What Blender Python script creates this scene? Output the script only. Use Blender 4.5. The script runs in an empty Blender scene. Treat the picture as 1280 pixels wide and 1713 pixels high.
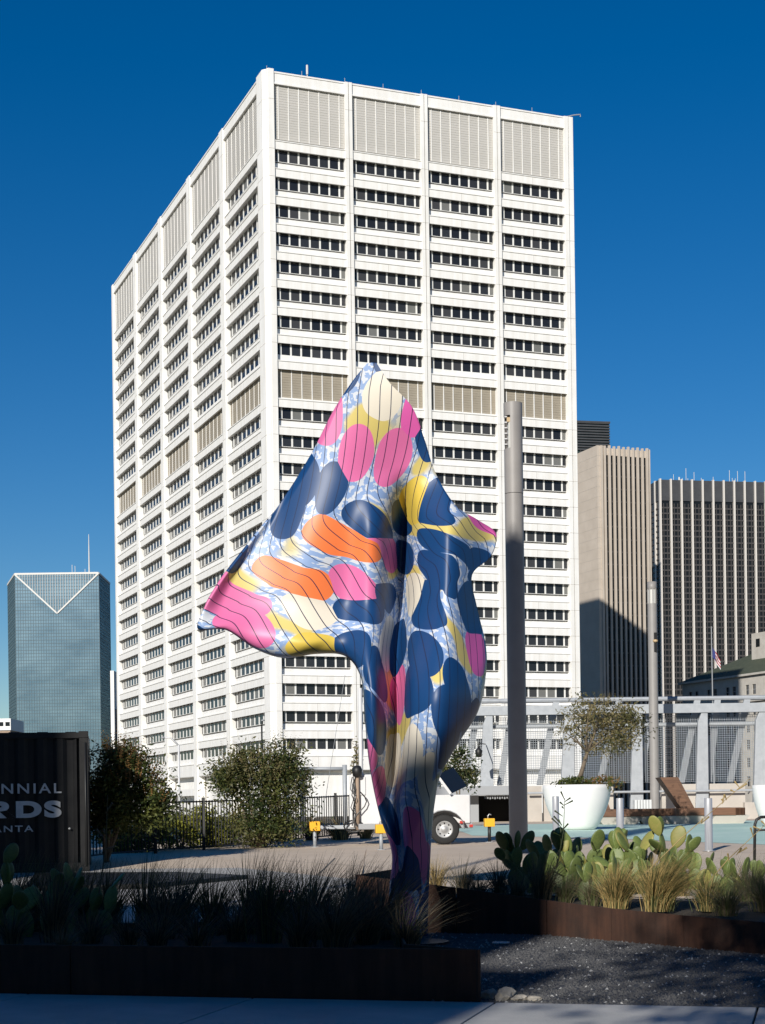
import bpy, bmesh, math, random
from mathutils import Vector, Matrix
R = math.radians
random.seed(7)
sc = bpy.context.scene
col = sc.collection

# ------------------------------------------------------------------ camera
F = 2747.0                      # focal length in photograph pixels (1280 x 1713)
ROLL = 0.0135
EYE = 1.6
cam_d = bpy.data.cameras.new('camera')
cam = bpy.data.objects.new('camera', cam_d); col.objects.link(cam)
cam_d.sensor_fit = 'VERTICAL'; cam_d.sensor_height = 36.0
cam_d.lens = 36.0 * F / 1713.0
cam_d.shift_y = (1345.0 - 856.5) / 1713.0
cam_d.clip_start = 0.1; cam_d.clip_end = 9000
cam.matrix_world = Matrix.Translation((0, 0, EYE)) @ Matrix.Rotation(R(90), 4, 'X') @ Matrix.Rotation(-ROLL, 4, 'Z')
sc.camera = cam

# ------------------------------------------------------------------ sun and sky
SUN_AZ = 20.5                   # sun stands behind the camera, this many degrees to its left
SUN_EL = 22.5
world = bpy.data.worlds.new('World'); sc.world = world; world.use_nodes = True
nt = world.node_tree
sky = nt.nodes.new('ShaderNodeTexSky'); sky.sky_type = 'NISHITA'; sky.sun_disc = False
sky.sun_elevation = R(SUN_EL); sky.sun_rotation = R(180 + SUN_AZ)
sky.altitude = 300; sky.air_density = 1.0; sky.dust_density = 0.0; sky.ozone_density = 4.0
bgn = nt.nodes['Background']; bgn.inputs['Strength'].default_value = 0.072
hs = nt.nodes.new('ShaderNodeHueSaturation'); hs.inputs['Saturation'].default_value = 1.36; hs.inputs['Value'].default_value = 1.0; hs.inputs['Hue'].default_value = .506
nt.links.new(sky.outputs[0], hs.inputs['Color']); nt.links.new(hs.outputs[0], bgn.inputs['Color'])
sun_d = bpy.data.lights.new('sun', 'SUN'); sun_d.energy = 5.0; sun_d.angle = R(0.5); sun_d.color = (1.0, 0.955, 0.88)
sun = bpy.data.objects.new('sun', sun_d); col.objects.link(sun)
sa, ca = math.sin(R(SUN_AZ)), math.cos(R(SUN_AZ))
ldir = Vector((sa * math.cos(R(SUN_EL)), ca * math.cos(R(SUN_EL)), -math.sin(R(SUN_EL))))
sun.rotation_euler = ldir.to_track_quat('-Z', 'Y').to_euler()
sun.location = (-20, -40, 40)
vs = sc.view_settings
vs.view_transform = 'Standard'; vs.look = 'None'; vs.exposure = 0.07; vs.gamma = 1.0; vs.use_curve_mapping = False

# ------------------------------------------------------------------ helpers
def W(u, v, d):
    """world point seen at photograph pixel (u, v) at depth d"""
    dx, dy = u - 640.0, v - 1345.0
    xc = dx - dy * ROLL; up = -(dx * ROLL + dy)
    return Vector((xc / F * d, d, EYE + up / F * d))

def lerp(a, b, t): return a + (b - a) * t

PROF = [(0, .36), (16, .38), (28, .42), (33, .60), (38, .66), (45, .80), (60, .86), (90, .9)]
def gz(y):
    for (a, za), (b, zb) in zip(PROF, PROF[1:]):
        if y <= b: return lerp(za, zb, max(0, (y - a) / (b - a)))
    return PROF[-1][1]

def GX(u, d):
    """x on the plaza for pixel column u at depth d"""
    z = gz(d); v = 1345 - (z - EYE) * F / d - (u - 640) * ROLL
    return W(u, v, d).x

def G(u, d): return Vector((GX(u, d), d, gz(d)))

class MB:
    def __init__(s): s.v = []; s.f = []; s.m = []
    def add(s, vs_, fs_, mi=0):
        o = len(s.v); s.v.extend([tuple(p) for p in vs_]); s.f.extend([tuple(i + o for i in f) for f in fs_]); s.m.extend([mi] * len(fs_)); return s
    def box(s, x0, x1, y0, y1, z0, z1, mi=0, M=None):
        p = [(x0,y0,z0),(x1,y0,z0),(x1,y1,z0),(x0,y1,z0),(x0,y0,z1),(x1,y0,z1),(x1,y1,z1),(x0,y1,z1)]
        if M is not None: p = [M @ Vector(q) for q in p]
        return s.add(p, [(0,3,2,1),(4,5,6,7),(0,1,5,4),(1,2,6,5),(2,3,7,6),(3,0,4,7)], mi)
    def prism(s, poly, h0, h1, axis='z', mi=0, M=None):
        """poly of 2-D points (ccw seen from +axis) extruded along the axis"""
        def mk(a, b, h): return {'z': (a, b, h), 'x': (h, a, b), 'y': (b, h, a)}[axis]
        n = len(poly)
        p = [mk(a, b, h0) for a, b in poly] + [mk(a, b, h1) for a, b in poly]
        if M is not None: p = [M @ Vector(q) for q in p]
        fs_ = [tuple(range(n - 1, -1, -1)), tuple(range(n, 2 * n))] + [(i, (i + 1) % n, n + (i + 1) % n, n + i) for i in range(n)]
        return s.add(p, fs_, mi)
    def tube(s, pts, rad, n=8, mi=0, cap=True):
        pts = [Vector(p) for p in pts]
        if not hasattr(rad, '__len__'): rad = [rad] * len(pts)
        rings = []; ref = None
        for i, p in enumerate(pts):
            t = (pts[min(i + 1, len(pts) - 1)] - pts[max(i - 1, 0)]).normalized()
            if ref is None:
                ref = Vector((1, 0, 0)) if abs(t.x) < .9 else Vector((0, 1, 0))
            a = (ref - t * ref.dot(t)).normalized(); b = t.cross(a); ref = a
            rings.append([p + (a * math.cos(2 * math.pi * k / n) + b * math.sin(2 * math.pi * k / n)) * rad[i] for k in range(n)])
        vs_ = [q for r in rings for q in r]; fs_ = []
        for i in range(len(rings) - 1):
            for k in range(n):
                fs_.append((i*n+k, i*n+(k+1)%n, (i+1)*n+(k+1)%n, (i+1)*n+k))
        if cap:
            fs_.append(tuple(range(n - 1, -1, -1))); fs_.append(tuple(range((len(rings)-1)*n, len(rings)*n)))
        return s.add(vs_, fs_, mi)
    def lathe(s, prof, n=32, c=(0,0,0), mi=0):
        """prof: list of (r, z) from bottom to top"""
        vs_ = []; fs_ = []
        for r, z in prof:
            for k in range(n):
                a = 2*math.pi*k/n; vs_.append((c[0]+r*math.cos(a), c[1]+r*math.sin(a), c[2]+z))
        for i in range(len(prof)-1):
            for k in range(n): fs_.append((i*n+k, i*n+(k+1)%n, (i+1)*n+(k+1)%n, (i+1)*n+k))
        return s.add(vs_, fs_, mi)
    def mesh(s, name, mats, smooth=False):
        me = bpy.data.meshes.new(name); me.from_pydata(s.v, [], s.f)
        for m in (mats if isinstance(mats, (list, tuple)) else [mats]): me.materials.append(m)
        if len(me.materials) > 1: me.polygons.foreach_set('material_index', s.m)
        if smooth: me.polygons.foreach_set('use_smooth', [True] * len(me.polygons))
        me.update(); return me
    def build(s, name, mats, parent=None, smooth=False, loc=None, rotz=0, bevel=0):
        return place(name, s.mesh(name, mats, smooth), parent, loc, rotz, bevel)

def place(name, me, parent=None, loc=None, rotz=0, bevel=0):
    o = bpy.data.objects.new(name, me); col.objects.link(o)
    if loc is not None: o.location = loc
    if rotz: o.rotation_euler = (0, 0, rotz)
    if parent is not None: o.parent = parent
    if bevel:
        b = o.modifiers.new('bevel', 'BEVEL'); b.width = bevel; b.segments = 2; b.limit_method = 'ANGLE'
    return o

def tag(o, label=None, cat=None, group=None, kind=None):
    if label: o['label'] = label
    if cat: o['category'] = cat
    if group: o['group'] = group
    if kind: o['kind'] = kind
    return o

def thing(name, label, cat, loc=(0, 0, 0), rotz=0, group=None):
    o = bpy.data.objects.new(name, None); col.objects.link(o)
    o.empty_display_size = .2
    o.location = loc; o.rotation_euler = (0, 0, rotz)
    return tag(o, label, cat, group)

def mat(name, c, rough=.7, metal=0., c2=None, scale=4., detail=6., bump=0., bscale=None, spec=.5, rand=0., fac=(.35, .65), coat=0., stretch=None, bdist=.02):
    m = bpy.data.materials.new(name); m.use_nodes = True; t = m.node_tree; b = t.nodes['Principled BSDF']
    b.inputs['Roughness'].default_value = rough; b.inputs['Metallic'].default_value = metal
    b.inputs['Specular IOR Level'].default_value = spec
    if coat: b.inputs['Coat Weight'].default_value = coat; b.inputs['Coat Roughness'].default_value = .08
    c = (*c, 1); b.inputs['Base Color'].default_value = c
    tc = t.nodes.new('ShaderNodeTexCoord'); src = tc.outputs['Object']
    if stretch:
        mp = t.nodes.new('ShaderNodeMapping'); mp.inputs['Scale'].default_value = stretch; t.links.new(src, mp.inputs[0]); src = mp.outputs[0]
    out = None
    if c2:
        n = t.nodes.new('ShaderNodeTexNoise'); n.inputs['Scale'].default_value = scale; n.inputs['Detail'].default_value = detail; n.inputs['Roughness'].default_value = .62
        t.links.new(src, n.inputs['Vector'])
        r = t.nodes.new('ShaderNodeValToRGB'); r.color_ramp.elements[0].position = fac[0]; r.color_ramp.elements[1].position = fac[1]
        r.color_ramp.elements[0].color = c; r.color_ramp.elements[1].color = (*c2, 1)
        t.links.new(n.outputs['Fac'], r.inputs['Fac']); out = r.outputs['Color']
    if rand:
        oi = t.nodes.new('ShaderNodeObjectInfo'); h = t.nodes.new('ShaderNodeHueSaturation')
        mr = t.nodes.new('ShaderNodeMapRange'); mr.inputs['To Min'].default_value = 1 - rand; mr.inputs['To Max'].default_value = 1 + rand
        t.links.new(oi.outputs['Random'], mr.inputs['Value']); t.links.new(mr.outputs[0], h.inputs['Value'])
        if out: t.links.new(out, h.inputs['Color'])
        else: h.inputs['Color'].default_value = c
        out = h.outputs['Color']
    if out: t.links.new(out, b.inputs['Base Color'])
    if bump:
        n2 = t.nodes.new('ShaderNodeTexNoise'); n2.inputs['Scale'].default_value = bscale or scale * 4; n2.inputs['Detail'].default_value = 8
        t.links.new(src, n2.inputs['Vector'])
        bp = t.nodes.new('ShaderNodeBump'); bp.inputs['Strength'].default_value = bump; bp.inputs['Distance'].default_value = bdist
        t.links.new(n2.outputs['Fac'], bp.inputs['Height']); t.links.new(bp.outputs[0], b.inputs['Normal'])
    return m

def leafmat(name, c, c2, rough=.55, scale=.9):
    m = mat(name, c, rough, 0, c2, scale, 3, spec=.3, fac=(.3, .7))
    t = m.node_tree; b = t.nodes['Principled BSDF']
    tr = t.nodes.new('ShaderNodeBsdfTranslucent'); mx = t.nodes.new('ShaderNodeMixShader'); mx.inputs[0].default_value = .28
    src = b.inputs['Base Color'].links[0].from_socket
    t.links.new(src, tr.inputs['Color']); t.links.new(b.outputs[0], mx.inputs[1]); t.links.new(tr.outputs[0], mx.inputs[2])
    t.links.new(mx.outputs[0], t.nodes['Material Output'].inputs['Surface'])
    return m

# ------------------------------------------------------------------ materials
M = {}
M['precast'] = mat('precast', (.78, .765, .73), .8, c2=(.83, .815, .785), scale=.35, bump=.05, bscale=6)
def streaks(m, amt=.12, sc=(.9, .9, .05)):
    t = m.node_tree; b = t.nodes['Principled BSDF']; tc = t.nodes.new('ShaderNodeTexCoord'); mp = t.nodes.new('ShaderNodeMapping'); mp.inputs['Scale'].default_value = sc
    n = t.nodes.new('ShaderNodeTexNoise'); n.inputs['Scale'].default_value = 2; n.inputs['Detail'].default_value = 6
    r = t.nodes.new('ShaderNodeValToRGB'); r.color_ramp.elements[0].position = .38; r.color_ramp.elements[0].color = (1 - amt, 1 - amt * 1.15, 1 - amt * 1.45, 1); r.color_ramp.elements[1].position = .6
    mx = t.nodes.new('ShaderNodeMix'); mx.data_type = 'RGBA'; mx.blend_type = 'MULTIPLY'; mx.inputs[0].default_value = 1
    t.links.new(tc.outputs['Object'], mp.inputs[0]); t.links.new(mp.outputs[0], n.inputs['Vector']); t.links.new(n.outputs['Fac'], r.inputs[0])
    src = b.inputs['Base Color'].links[0].from_socket
    t.links.new(src, mx.inputs[6]); t.links.new(r.outputs[0], mx.inputs[7]); t.links.new(mx.outputs[2], b.inputs['Base Color']); return m
streaks(M['precast'], .07, (.7, .7, .06))
M['precast_joint'] = mat('precast_joint', (.42, .38, .33), .9)
M['mullion'] = mat('mullion', (.74, .73, .69), .6)
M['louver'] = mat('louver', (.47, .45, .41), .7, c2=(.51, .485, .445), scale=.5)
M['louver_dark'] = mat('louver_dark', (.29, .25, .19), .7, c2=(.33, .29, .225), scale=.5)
GL = [mat('glass_a', (.018, .020, .024), .12, spec=.35), mat('glass_b', (.03, .032, .036), .15, spec=.35),
      mat('glass_c', (.05, .05, .052), .2, spec=.3), mat('glass_blind', (.16, .16, .15), .35, spec=.3)]
M['asphalt'] = mat('asphalt', (.05, .05, .052), .9, c2=(.07, .07, .07), scale=1.5, bump=.3, bscale=40)
M['earth'] = mat('earth', (.10, .085, .06), .95, c2=(.16, .14, .10), scale=.3, bump=.3, bscale=3)
M['soil'] = mat('soil', (.025, .019, .013), .95, c2=(.06, .045, .03), scale=9, bump=.7, bscale=30, bdist=.04)
M['plaza'] = mat('plaza', (.57, .46, .35), .85, c2=(.64, .525, .41), scale=.9, bump=.12, bscale=60)
M['plaza_grey'] = mat('plaza_grey', (.40, .385, .36), .85, c2=(.47, .455, .43), scale=.8, bump=.12, bscale=60)
M['turquoise'] = mat('turquoise', (.45, .645, .56), .75, c2=(.54, .71, .63), scale=.7, bump=.05)
M['pavement'] = mat('pavement', (.36, .36, .35), .85, c2=(.47, .46, .44), scale=1.4, bump=.25, bscale=50, rand=.06)
M['gravel'] = mat('gravel', (.035, .036, .038), .8, c2=(.075, .076, .08), scale=24, detail=2, bump=.8, bscale=70)
M['stone_chip'] = mat('stone_chip', (.06, .06, .062), .75, rand=.3)
M['stone_light'] = mat('stone_light', (.30, .30, .30), .6)
M['rubble'] = mat('rubble', (.22, .20, .17), .9, c2=(.36, .33, .29), scale=6, bump=.6, bscale=25)
def corten():
    m = mat('corten', (.030, .016, .011), .9, c2=(.075, .030, .015), scale=2.2, bump=.15, bscale=40, fac=(.3, .75))
    t = m.node_tree; b = t.nodes['Principled BSDF']
    tc = t.nodes.new('ShaderNodeTexCoord'); mp = t.nodes.new('ShaderNodeMapping'); mp.inputs['Scale'].default_value = (6, 6, .7)
    n = t.nodes.new('ShaderNodeTexNoise'); n.inputs['Scale'].default_value = 2; n.inputs['Detail'].default_value = 5
    mx = t.nodes.new('ShaderNodeMix'); mx.data_type = 'RGBA'; mx.blend_type = 'MULTIPLY'; mx.inputs[0].default_value = .7
    r = t.nodes.new('ShaderNodeValToRGB'); r.color_ramp.elements[0].position = .35; r.color_ramp.elements[0].color = (.45, .38, .34, 1); r.color_ramp.elements[1].position = .62
    t.links.new(tc.outputs['Object'], mp.inputs[0]); t.links.new(mp.outputs[0], n.inputs['Vector']); t.links.new(n.outputs['Fac'], r.inputs[0])
    src = b.inputs['Base Color'].links[0].from_socket
    t.links.new(src, mx.inputs[6]); t.links.new(r.outputs[0], mx.inputs[7]); t.links.new(mx.outputs[2], b.inputs['Base Color'])
    return m
M['corten'] = corten()
M['black_paint'] = mat('black_paint', (.009, .009, .010), .5, c2=(.016, .016, .016), scale=3, bump=.05, spec=.25)
M['black_metal'] = mat('black_metal', (.012, .012, .012), .5)
M['letter'] = mat('letter', (.62, .62, .60), .6, c2=(.48, .48, .47), scale=5)
M['pole'] = mat('pole', (.25, .235, .222), .5, metal=0., c2=(.285, .268, .252), scale=2)
M['lamp_glass'] = mat('lamp_glass', (.55, .54, .5), .25)
M['lamp_warm'] = mat('lamp_warm', (.5, .36, .2), .4)
M['steel'] = mat('steel', (.46, .46, .46), .34, metal=.45, c2=(.6, .6, .6), scale=30, stretch=(1, 1, .05))
M['galv'] = mat('galv', (.33, .35, .37), .55, metal=.1, c2=(.39, .41, .43), scale=5)
M['white_pot'] = mat('white_pot', (.80, .785, .765), .45, c2=(.83, .815, .795), scale=1.2)
M['white_paint'] = mat('white_paint', (.58, .575, .57), .5, c2=(.66, .655, .65), scale=1.2)
M['yellow'] = mat('yellow', (.80, .42, .02), .5)
M['rubber'] = mat('rubber', (.015, .015, .015), .8)
M['rim'] = mat('rim', (.36, .36, .36), .5, metal=.4)
M['red'] = mat('red', (.5, .03, .02), .4)
M['solar'] = mat('solar', (.014, .015, .018), .45, spec=.2)
M['grey_paint'] = mat('grey_paint', (.30, .31, .32), .5)
M['wood'] = mat('wood', (.10, .045, .022), .65, c2=(.17, .08, .04), scale=3, stretch=(1, 12, 12), bump=.15, rand=.2)
M['concrete'] = mat('concrete', (.42, .385, .34), .88, c2=(.50, .46, .41), scale=.9, bump=.1, bscale=20)
M['dark_void'] = mat('dark_void', (.012, .012, .013), .9)
M['beige_stone'] = mat('beige_stone', (.46, .395, .325), .85, c2=(.52, .45, .375), scale=.25, bump=.05)
M['dark_glass'] = mat('dark_glass', (.012, .014, .016), .2, spec=.18)
M['green_glass'] = mat('green_glass', (.03, .045, .04), .15, spec=.35)
M['dark_panel'] = mat('dark_panel', (.04, .041, .045), .6, c2=(.052, .054, .058), scale=.4)
M['spandrel_dark'] = mat('spandrel_dark', (.05, .046, .045), .6)
M['column_white'] = mat('column_white', (.60, .56, .51), .75)
M['limestone'] = mat('limestone', (.42, .39, .345), .9, c2=(.50, .47, .42), scale=.6, bump=.1, bscale=3)
M['green_roof'] = mat('green_roof', (.05, .062, .038), .8, c2=(.07, .08, .05), scale=.8)
M['blue_glass'] = mat('blue_glass', (.13, .205, .25), .2, metal=.7, c2=(.22, .31, .35), scale=.06, stretch=(1, 1, 2.2))
M['blue_line'] = mat('blue_line', (.05, .09, .11), .5)
M['pale_frame'] = mat('pale_frame', (.62, .60, .56), .6)
M['bark'] = mat('bark', (.10, .075, .05), .9, c2=(.19, .15, .11), scale=8, bump=.5, bscale=20)
M['leaf_dark'] = leafmat('leaf_dark', (.020, .034, .010), (.05, .072, .020))
M['leaf_mid'] = leafmat('leaf_mid', (.06, .08, .018), (.125, .135, .035))
M['leaf_red'] = leafmat('leaf_red', (.24, .12, .04), (.30, .19, .07))
M['leaf_yellow'] = leafmat('leaf_yellow', (.16, .18, .025), (.30, .28, .045))
M['leaf_olive'] = leafmat('leaf_olive', (.17, .14, .06), (.28, .23, .115))
M['leaf_olive2'] = leafmat('leaf_olive2', (.085, .085, .03), (.15, .14, .055))
M['grass_gold'] = leafmat('grass_gold', (.36, .25, .09), (.52, .39, .17))
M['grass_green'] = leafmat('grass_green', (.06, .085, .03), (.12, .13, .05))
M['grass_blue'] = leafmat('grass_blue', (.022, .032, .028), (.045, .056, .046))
M['grass_tan'] = leafmat('grass_tan', (.12, .098, .06), (.19, .155, .095))
M['cactus'] = mat('cactus', (.08, .115, .03), .5, c2=(.135, .17, .045), scale=6, bump=.15, bscale=40, rand=.25)
M['cactus_yellow'] = mat('cactus_yellow', (.20, .21, .05), .5, c2=(.27, .24, .07), scale=6, bump=.15, bscale=40, rand=.15)
M['brick_far'] = mat('brick_far', (.30, .22, .16), .9, c2=(.36, .27, .2), scale=1)
# ------------------------------------------------------------------ ground, pavement, plaza
g = MB().add([(-4000, -300, -.06), (4000, -300, -.06), (4000, 6000, -.06), (-4000, 6000, -.06)], [(0, 1, 2, 3)])
tag(g.build('ground', M['earth']), kind='structure')
# plaza sheet following the slight rise of the site
XS = [-30, -16, -8, -4, -2, -.36, .3, 2.2, 4.2, 7, 12, 20, 30]
pl = MB(); ys = [16, 18, 20, 22, 24, 26, 28, 29.5, 31, 33, 35, 38, 41, 45, 50, 55, 60, 66]
def plaza_front(x):
    # near edge of the raised plaza: behind the left bed, then behind the right planter
    if x <= -.36: return 17.3
    return lerp(23.4, 19.2, min(1, (x + .36) / 4.6)) if x < 4.24 else max(13.5, 19.2 - (x - 4.24) * 1.2)
nx = 90
for i in range(nx):
    x0 = lerp(-34, 34, i / nx); x1 = lerp(-34, 34, (i + 1) / nx)
    for j in range(len(ys)):
        pass
cols_ = []
xs = [-34, -20, -12, -8, -6, -4, -2, -.37, -.35, .5, 1.5, 2.5, 3.5, 4.24, 6, 9, 14, 22, 34]
nrow = 26
vv = []
for x in xs:
    f0 = plaza_front(x)
    for k in range(nrow):
        y = lerp(f0, 66, (k / (nrow - 1)) ** 1.3); vv.append((x, y, gz(y)))
ff = []
for i in range(len(xs) - 1):
    for k in range(nrow - 1):
        a = i * nrow + k; ff.append((a, a + nrow, a + nrow + 1, a + 1))
pz = MB().add(vv, ff).build('plaza', M['plaza']); tag(pz, kind='structure')
# skirt under the plaza edge
# nearer band of greyer concrete, as flags with open joints
def sheet(name, pts, m, lift=.004, n=8, parent=None):
    """quad strip on the plaza: pts = two polylines (near, far) of (x, y)"""
    vv, ff = [], []
    a, b = pts
    for i in range(len(a)):
        for k in range(n + 1):
            x = lerp(a[i][0], b[i][0], k / n); y = lerp(a[i][1], b[i][1], k / n); vv.append((x, y, gz(y) + lift))
    for i in range(len(a) - 1):
        for k in range(n):
            q = i * (n + 1) + k; ff.append((q, q + n + 1, q + n + 2, q + 1))
    return MB().add(vv, ff).build(name, m, parent)
def Pxy(u, v):
    """plaza point under pixel (u, v)"""
    lo, hi = 12., 64.
    for _ in range(60):
        d = (lo + hi) / 2
        if W(u, v, d).z > gz(d): lo = d
        else: hi = d
    return (W(u, v, lo).x, lo)
near = [(-20, 17.35), (-8, 17.35), (-3, 17.35), (-.45, 17.35)]
far_ = [(-20, 31), (-8, 31), Pxy(330, 1440), Pxy(650, 1472)]
far_ = [(-20, 30), (-9, 30), Pxy(400, 1452), Pxy(640, 1476)]
o = sheet('grey_flagging', (near, far_), M['plaza_grey'], .004); tag(o, kind='structure')
# control joints of the plaza, shallow dark strips
jm = mat('joint', (.20, .18, .155), .95)
jb = MB()
for (u0, v0, u1, v1) in [(470, 1440, 640, 1452), (420, 1462, 600, 1478), (1090, 1420, 1280, 1428), (560, 1436, 520, 1470)]:
    a = Pxy(u0, v0); b = Pxy(u1, v1)
    dv = Vector((b[0]-a[0], b[1]-a[1])); nv = Vector((-dv.y, dv.x)).normalized() * .012
    n = 10; vv = []; ff = []
    for k in range(n + 1):
        x = lerp(a[0], b[0], k/n); y = lerp(a[1], b[1], k/n)
        vv += [(x - nv.x, y - nv.y, gz(y) + .009), (x + nv.x, y + nv.y, gz(y) + .009)]
    for k in range(n): ff.append((2*k, 2*k+1, 2*k+3, 2*k+2))
    jb.add(vv, ff)
tag(jb.build('pavement_joint', jm), kind='structure')
# turquoise play surface
near = [Pxy(790, 1398), Pxy(1000, 1402), Pxy(1150, 1408), Pxy(1300, 1414)]
far_ = [Pxy(735, 1383), Pxy(960, 1377), Pxy(1150, 1374), Pxy(1330, 1372)]
o = sheet('painted_play_surface', (near, far_), M['turquoise'], .005, 12); tag(o, kind='structure')
near = [Pxy(690, 1391), Pxy(760, 1391), Pxy(830, 1388), Pxy(870, 1386)]
# pavement (sidewalk) with its slabs
TH = -15.0
pv = thing('pavement', None, None, (0, 0, 0)); pv['kind'] = 'structure'
E1 = Vector((math.cos(R(TH)), math.sin(R(TH)))); E2 = Vector((-E1.y, E1.x))
O2 = Vector((W(805, 1675, 13.2).x, 13.2)) - E2 * .01       # foot of the planter corner
def S(a, b): q = O2 + E1 * a + E2 * b; return Vector((q.x, q.y, 0))
slab_w = 2.05
for i in range(-7, 7):
    a0 = i * slab_w + .12; 
    for (b0, b1) in ((-2.0, -.02), (-4.0, -2.02)):
        m = MB(); c = S(a0, b0)
        m.box(.008, slab_w - .008, 0, b1 - b0, -.1, 0)
        m.build('slab', M['pavement'], pv, loc=c, rotz=R(TH), bevel=.008)
sub = MB(); c = S(-15, -4.2); sub.box(0, 34, 0, 4.19, -.05, -.03); o = sub.build('joint_bed', M['soil'], pv, loc=c, rotz=R(TH))
# kerb and road nearer than the pavement
m = MB(); m.box(-20, 20, -4.3, -4.02, -.2, -.002); tag(m.build('kerb', M['concrete'], loc=S(0, 0), rotz=R(TH)), kind='structure')
m = MB(); m.box(-60, 60, -20, -4.31, -.3, -.15); tag(m.build('road', M['asphalt'], loc=S(0, 0), rotz=R(TH)), kind='structure')
# gravel yard under the sculpture
P = [S(-.5, 0).xy, S(9, 0).xy, (8.5, 12.5), (4.1, 16.9), (3.3, 17.9), (2.0, 19.8), (-.3, 20.6), (-1.2, 18), (-.9, 14.5)]
m = MB().add([(p[0], p[1], -.004) for p in P], [tuple(range(len(P)))])
gv = m.build('gravel_yard', M['gravel']); tag(gv, kind='structure')
# loose stones of the gravel: real chips, uncountable
def inside(x, y, poly):
    c = False
    for i in range(len(poly)):
        x0, y0 = poly[i]; x1, y1 = poly[i - 1]
        if (y0 > y) != (y1 > y) and x < (x1 - x0) * (y - y0) / (y1 - y0) + x0: c = not c
    return c
rg = random.Random(3)
m = MB()
cnt = 0
while cnt < 26000:
    x = rg.uniform(-.8, 5.5); y = rg.uniform(11.5, 20.4)
    if not inside(x, y, P): continue
    cnt += 1
    s_ = rg.uniform(.008, .022) * (1 + .6 * (rg.random() > .97)); a = rg.uniform(0, 6.28)
    ca_, sa_ = math.cos(a) * s_, math.sin(a) * s_
    tz = rg.uniform(.3, .8) * s_
    j = [rg.uniform(.7, 1.3) for _ in range(4)]
    m.add([(x + ca_*j[0], y + sa_*j[0], -.004), (x - sa_*j[1], y + ca_*j[1], -.004), (x - ca_*j[2], y - sa_*j[2], -.004), (x + sa_*j[3], y - ca_*j[3], -.004), (x + rg.uniform(-.3,.3)*s_, y + rg.uniform(-.3,.3)*s_, tz)],
          [(0, 1, 4), (1, 2, 4), (2, 3, 4), (3, 0, 4)], 1 if rg.random() < .035 else 0)
o = m.build('gravel_stones', [M['stone_chip'], M['stone_light']])
tag(o, 'loose dark gravel stones with pale chips', 'gravel', kind='stuff')

# ------------------------------------------------------------------ corten planters
def wall_poly(name, pts, tops, th, label, cat, bottom=-.05):
    """steel planter wall along a polyline, each plate its own part"""
    t = thing(name, label, cat, (pts[0][0], pts[0][1], 0))
    o0 = Vector((pts[0][0], pts[0][1]))
    for i in range(len(pts) - 1):
        a = Vector(pts[i]) - o0; b = Vector(pts[i + 1]) - o0; d = (b - a).normalized(); n = Vector((-d.y, d.x)) * th
        a = a + d * .004; b = b - d * .004
        p = [(a.x, a.y, bottom), (b.x, b.y, bottom), (b.x + n.x, b.y + n.y, bottom), (a.x + n.x, a.y + n.y, bottom),
             (a.x, a.y, tops[i]), (b.x, b.y, tops[i + 1]), (b.x + n.x, b.y + n.y, tops[i + 1]), (a.x + n.x, a.y + n.y, tops[i])]
        MB().add(p, [(0,3,2,1),(4,5,6,7),(0,1,5,4),(1,2,6,5),(2,3,7,6),(3,0,4,7)]).build('steel_plate', M['corten'], t, bevel=.004)
    return t
cw = O2 + E2 * .012
pA = [cw + E1 * (-22), cw + E1 * (-17), cw + E1 * (-12), cw + E1 * (-7.2), cw + E1 * (-3.6), cw, cw + E2 * .55 - E1 * .75, cw + E2 * 2.6 - E1 * 1.35]
t = wall_poly('steel_planter', [tuple(p) for p in pA], [.42] * 6 + [.41, .4], .025, 'dark rusty steel planter edge along the pavement, full of shaded grasses', 'planter')
PA = [tuple(p + E2 * .03) for p in pA[:5]] + [tuple(cw + E2 * .03 - E1 * .03), tuple(pA[6] - E1 * .03), tuple(pA[7] - E1 * .03), (-.95, 17.42), (-20, 17.42), (-24, 19)]
m = MB().add([(p[0] - pA[0].x, p[1] - pA[0].y, .33) for p in PA], [tuple(range(len(PA)))]); m.build('soil', M['soil'], t)
pB = [(.55, 23.6), (-.35, 20.5), (.9, 20.4), (1.95, 19.7), (2.6, 18.8), (3.25, 17.85), (3.95, 16.85), (5.2, 15.4), (7.5, 13.4), (10, 11.6)]
tB = [.72, .72, .55, .42, .37, .345, .33, .32, .32, .32]
t = wall_poly('curved_steel_planter', pB, tB, .02, 'curved rusty steel planter wall beside the gravel, full of cacti and golden grass', 'planter')
PB = [(p[0], p[1]) for p in pB] + [(12, 14), (8.5, 15.2), (4.3, 19.4), (2.0, 21.6), (.5, 23.5)]
cen = Vector((pB[0][0], pB[0][1]))
vv = [(p[0] - cen.x, p[1] - cen.y, min(.42, (tB[i] - .05) if i < len(tB) else .40)) for i, p in enumerate(PB)]
ins = []
m = MB().add(vv, [tuple(range(len(vv)))]); m.build('soil', M['soil'], t)
# low dark steel seat wedge on the plaza beside the container
a = Pxy(60, 1466); 
q = [Pxy(40, 1492), Pxy(250, 1487), Pxy(415, 1471), Pxy(300, 1464), Pxy(60, 1463)]
z0 = gz(q[0][1]) + .004
c = Vector((q[1][0], q[1][1], z0))
tt = thing('low_steel_plinth', 'low dark wedge-shaped steel plinth lying on the plaza beside the black container', 'plinth', c)
m = MB(); n = len(q); pp = [(x - c.x, y - c.y) for x, y in q]
m.prism(pp, 0, .075); m.build('top', M['black_metal'], tt, bevel=.01)
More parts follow.
